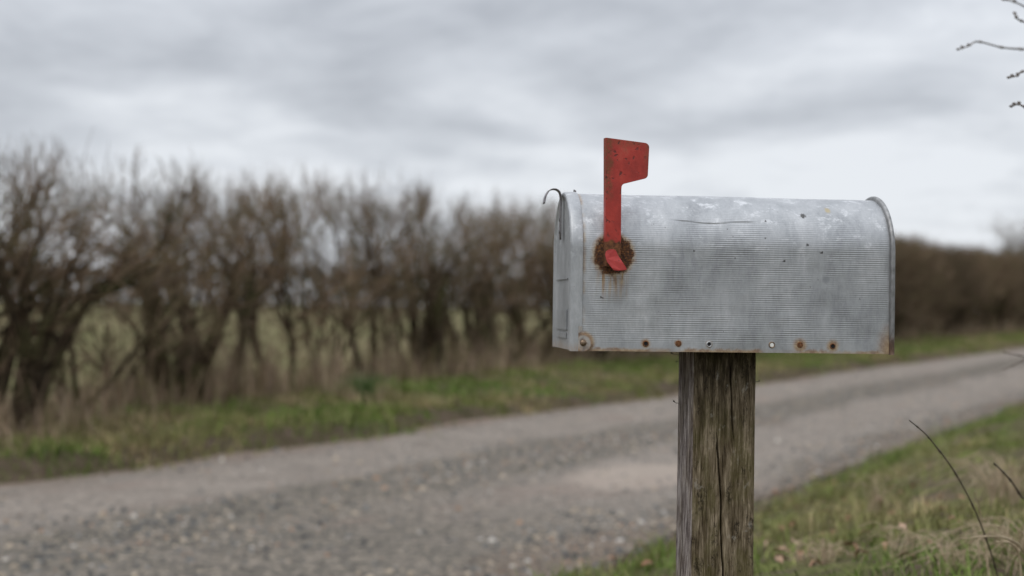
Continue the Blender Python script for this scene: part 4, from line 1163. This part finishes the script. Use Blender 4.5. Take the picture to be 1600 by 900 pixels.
# fallen leaves
def leaf_mesh(seed):
    R = np.random.default_rng(seed); L, W = 0.050, 0.026
    V = []; n = 7
    for i in range(n):
        t = i / (n - 1); w = W * math.sin(PI * min(1, 0.06 + t * 0.94)) ** 0.8 * 0.5
        cz = 0.012 * math.sin(t * PI * R.uniform(0.8, 1.3)) * R.uniform(0.4, 1.4)
        V += [(t * L - L / 2, -w, cz + 0.006 * R.random()), (t * L - L / 2, 0, cz - 0.003), (t * L - L / 2, w, cz + 0.008 * R.random())]
    F = []
    for i in range(n - 1):
        for k in range(2): F.append((i * 3 + k, i * 3 + 3 + k, i * 3 + 4 + k, i * 3 + 1 + k))
    o = mesh_np('leaf', V, [np.array(F)], [leaf_m], smooth=True); me = o.data; bpy.data.objects.remove(o); return me
def lm():
    m = Mat('dead_leaf', rough=0.7, spec=0.3)
    c = m.ramp(m.objrand(), [(0.0, (0.22, 0.11, 0.06)), (0.5, (0.33, 0.19, 0.115)), (1.0, (0.45, 0.32, 0.23))])
    n = m.noise(m.obj(), 90, 3)
    m.set('base', m.mix(1.0, c, m.ramp(n, [(0.3, (0.7, 0.7, 0.7)), (0.7, (1.15, 1.15, 1.15))]), 'MULTIPLY')); return m.m
leaf_m = lm()
LEAVES = [leaf_mesh(s) for s in (1, 2, 3)]
LP = [(1183, 828), (1252, 805), (1302, 845), (1250, 880), (1318, 862), (1286, 848), (1330, 868), (1446, 800), (1376, 792), (1240, 862), (1352, 846),
      (1222, 838), (1275, 896), (1410, 838), (1195, 862), (1345, 880), (1470, 788), (1290, 812), (1268, 826), (1215, 890), (1385, 868), (1240, 830),
      (1010, 895), (990, 868), (1035, 880), (960, 885), (1425, 770), (1520, 742), (1392, 815), (1325, 822)]
LP += [(random.uniform(1190, 1600), random.uniform(745, 895)) for _ in range(18)]
for i, (px, py) in enumerate(LP):
    g = hit(px, py)
    o = bpy.data.objects.new('fallen_leaf', LEAVES[i % 3]); COL.objects.link(o)
    o.location = (g.x, g.y, g.z + 0.022)
    o.rotation_euler = (random.uniform(-0.4, 0.4), random.uniform(-0.4, 0.4), random.random() * 6.28)
    s = random.uniform(0.6, 1.0); o.scale = (s, s, s)
    tag(o, 'curled brown dead leaf lying in the grass of the near verge', 'leaf', 'fallen leaves in the near verge')

# bare shrub standing just outside the right of the frame, its twigs reaching in
side_m = simple('pale_twig', (0.10, 0.085, 0.075), (0.24, 0.21, 0.19), 60, 0.8, 0.0, 0.003)
def side_shrub():
    base = to_ground(D(1850, 500, 3.3))
    e = empty('bare_shrub', base); tag(e, 'bare shrub reaching thin budded twigs in at the upper right edge', 'shrub')
    def loc(px, py, d): return tuple(D(px, py, d) - base)
    tr = [(0, 0, -0.02), (0.02, 0.01, 0.5), (-0.02, 0.0, 1.0), (0.0, 0.03, 1.5), (-0.03, 0.0, 2.1)]
    stem('trunk', tr, 0.030, 0.008, trunk_m, e, False)
    tws = [
        [tr[2], loc(1720, 110, 3.25), loc(1660, 82, 3.2), loc(1600, 77, 3.15), loc(1565, 74, 3.1), loc(1528, 65, 3.05), loc(1513, 72, 3.0), loc(1497, 77, 2.95)],
        [tr[3], loc(1740, 60, 3.2), loc(1660, 40, 3.1), loc(1610, 15, 3.05), loc(1585, 3, 3.0), loc(1567, -1, 2.95)],
        [loc(1650, 60, 3.1), loc(1625, 40, 3.0), loc(1600, 34, 2.95), loc(1588, 28, 2.9), loc(1585, 20, 2.9)],
        [tr[2], loc(1720, 140, 2.9), loc(1650, 105, 2.75), loc(1600, 111, 2.7), loc(1590, 118, 2.68), loc(1576, 121, 2.66)],
        [tr[2], loc(1740, 210, 2.8), loc(1660, 180, 2.6), loc(1605, 168, 2.55), loc(1592, 163, 2.55), loc(1580, 166, 2.55)],
        [tr[3], loc(1780, 20, 3.4), loc(1750, -60, 3.4), loc(1700, -120, 3.4)],
        [tr[2], loc(1900, 100, 3.3), loc(1960, 20, 3.3), loc(2000, -80, 3.3)],
    ]
    for t in tws:
        b = stem('branch', t, 0.0027, 0.0014, side_m, e)
        # buds at the tips and along the last stretch
        P = catmull(t, 8)
        for i in (-1, -4, -9):
            bm = bmesh.new(); bmesh.ops.create_uvsphere(bm, u_segments=8, v_segments=6, radius=0.0026)
            for v in bm.verts: v.co = Vector(P[i]) + Vector((v.co.x * 1.5, v.co.y, v.co.z + (0.003 if i != -1 else 0)))
            bm_obj('bud', bm, side_m, b, True)
side_shrub()
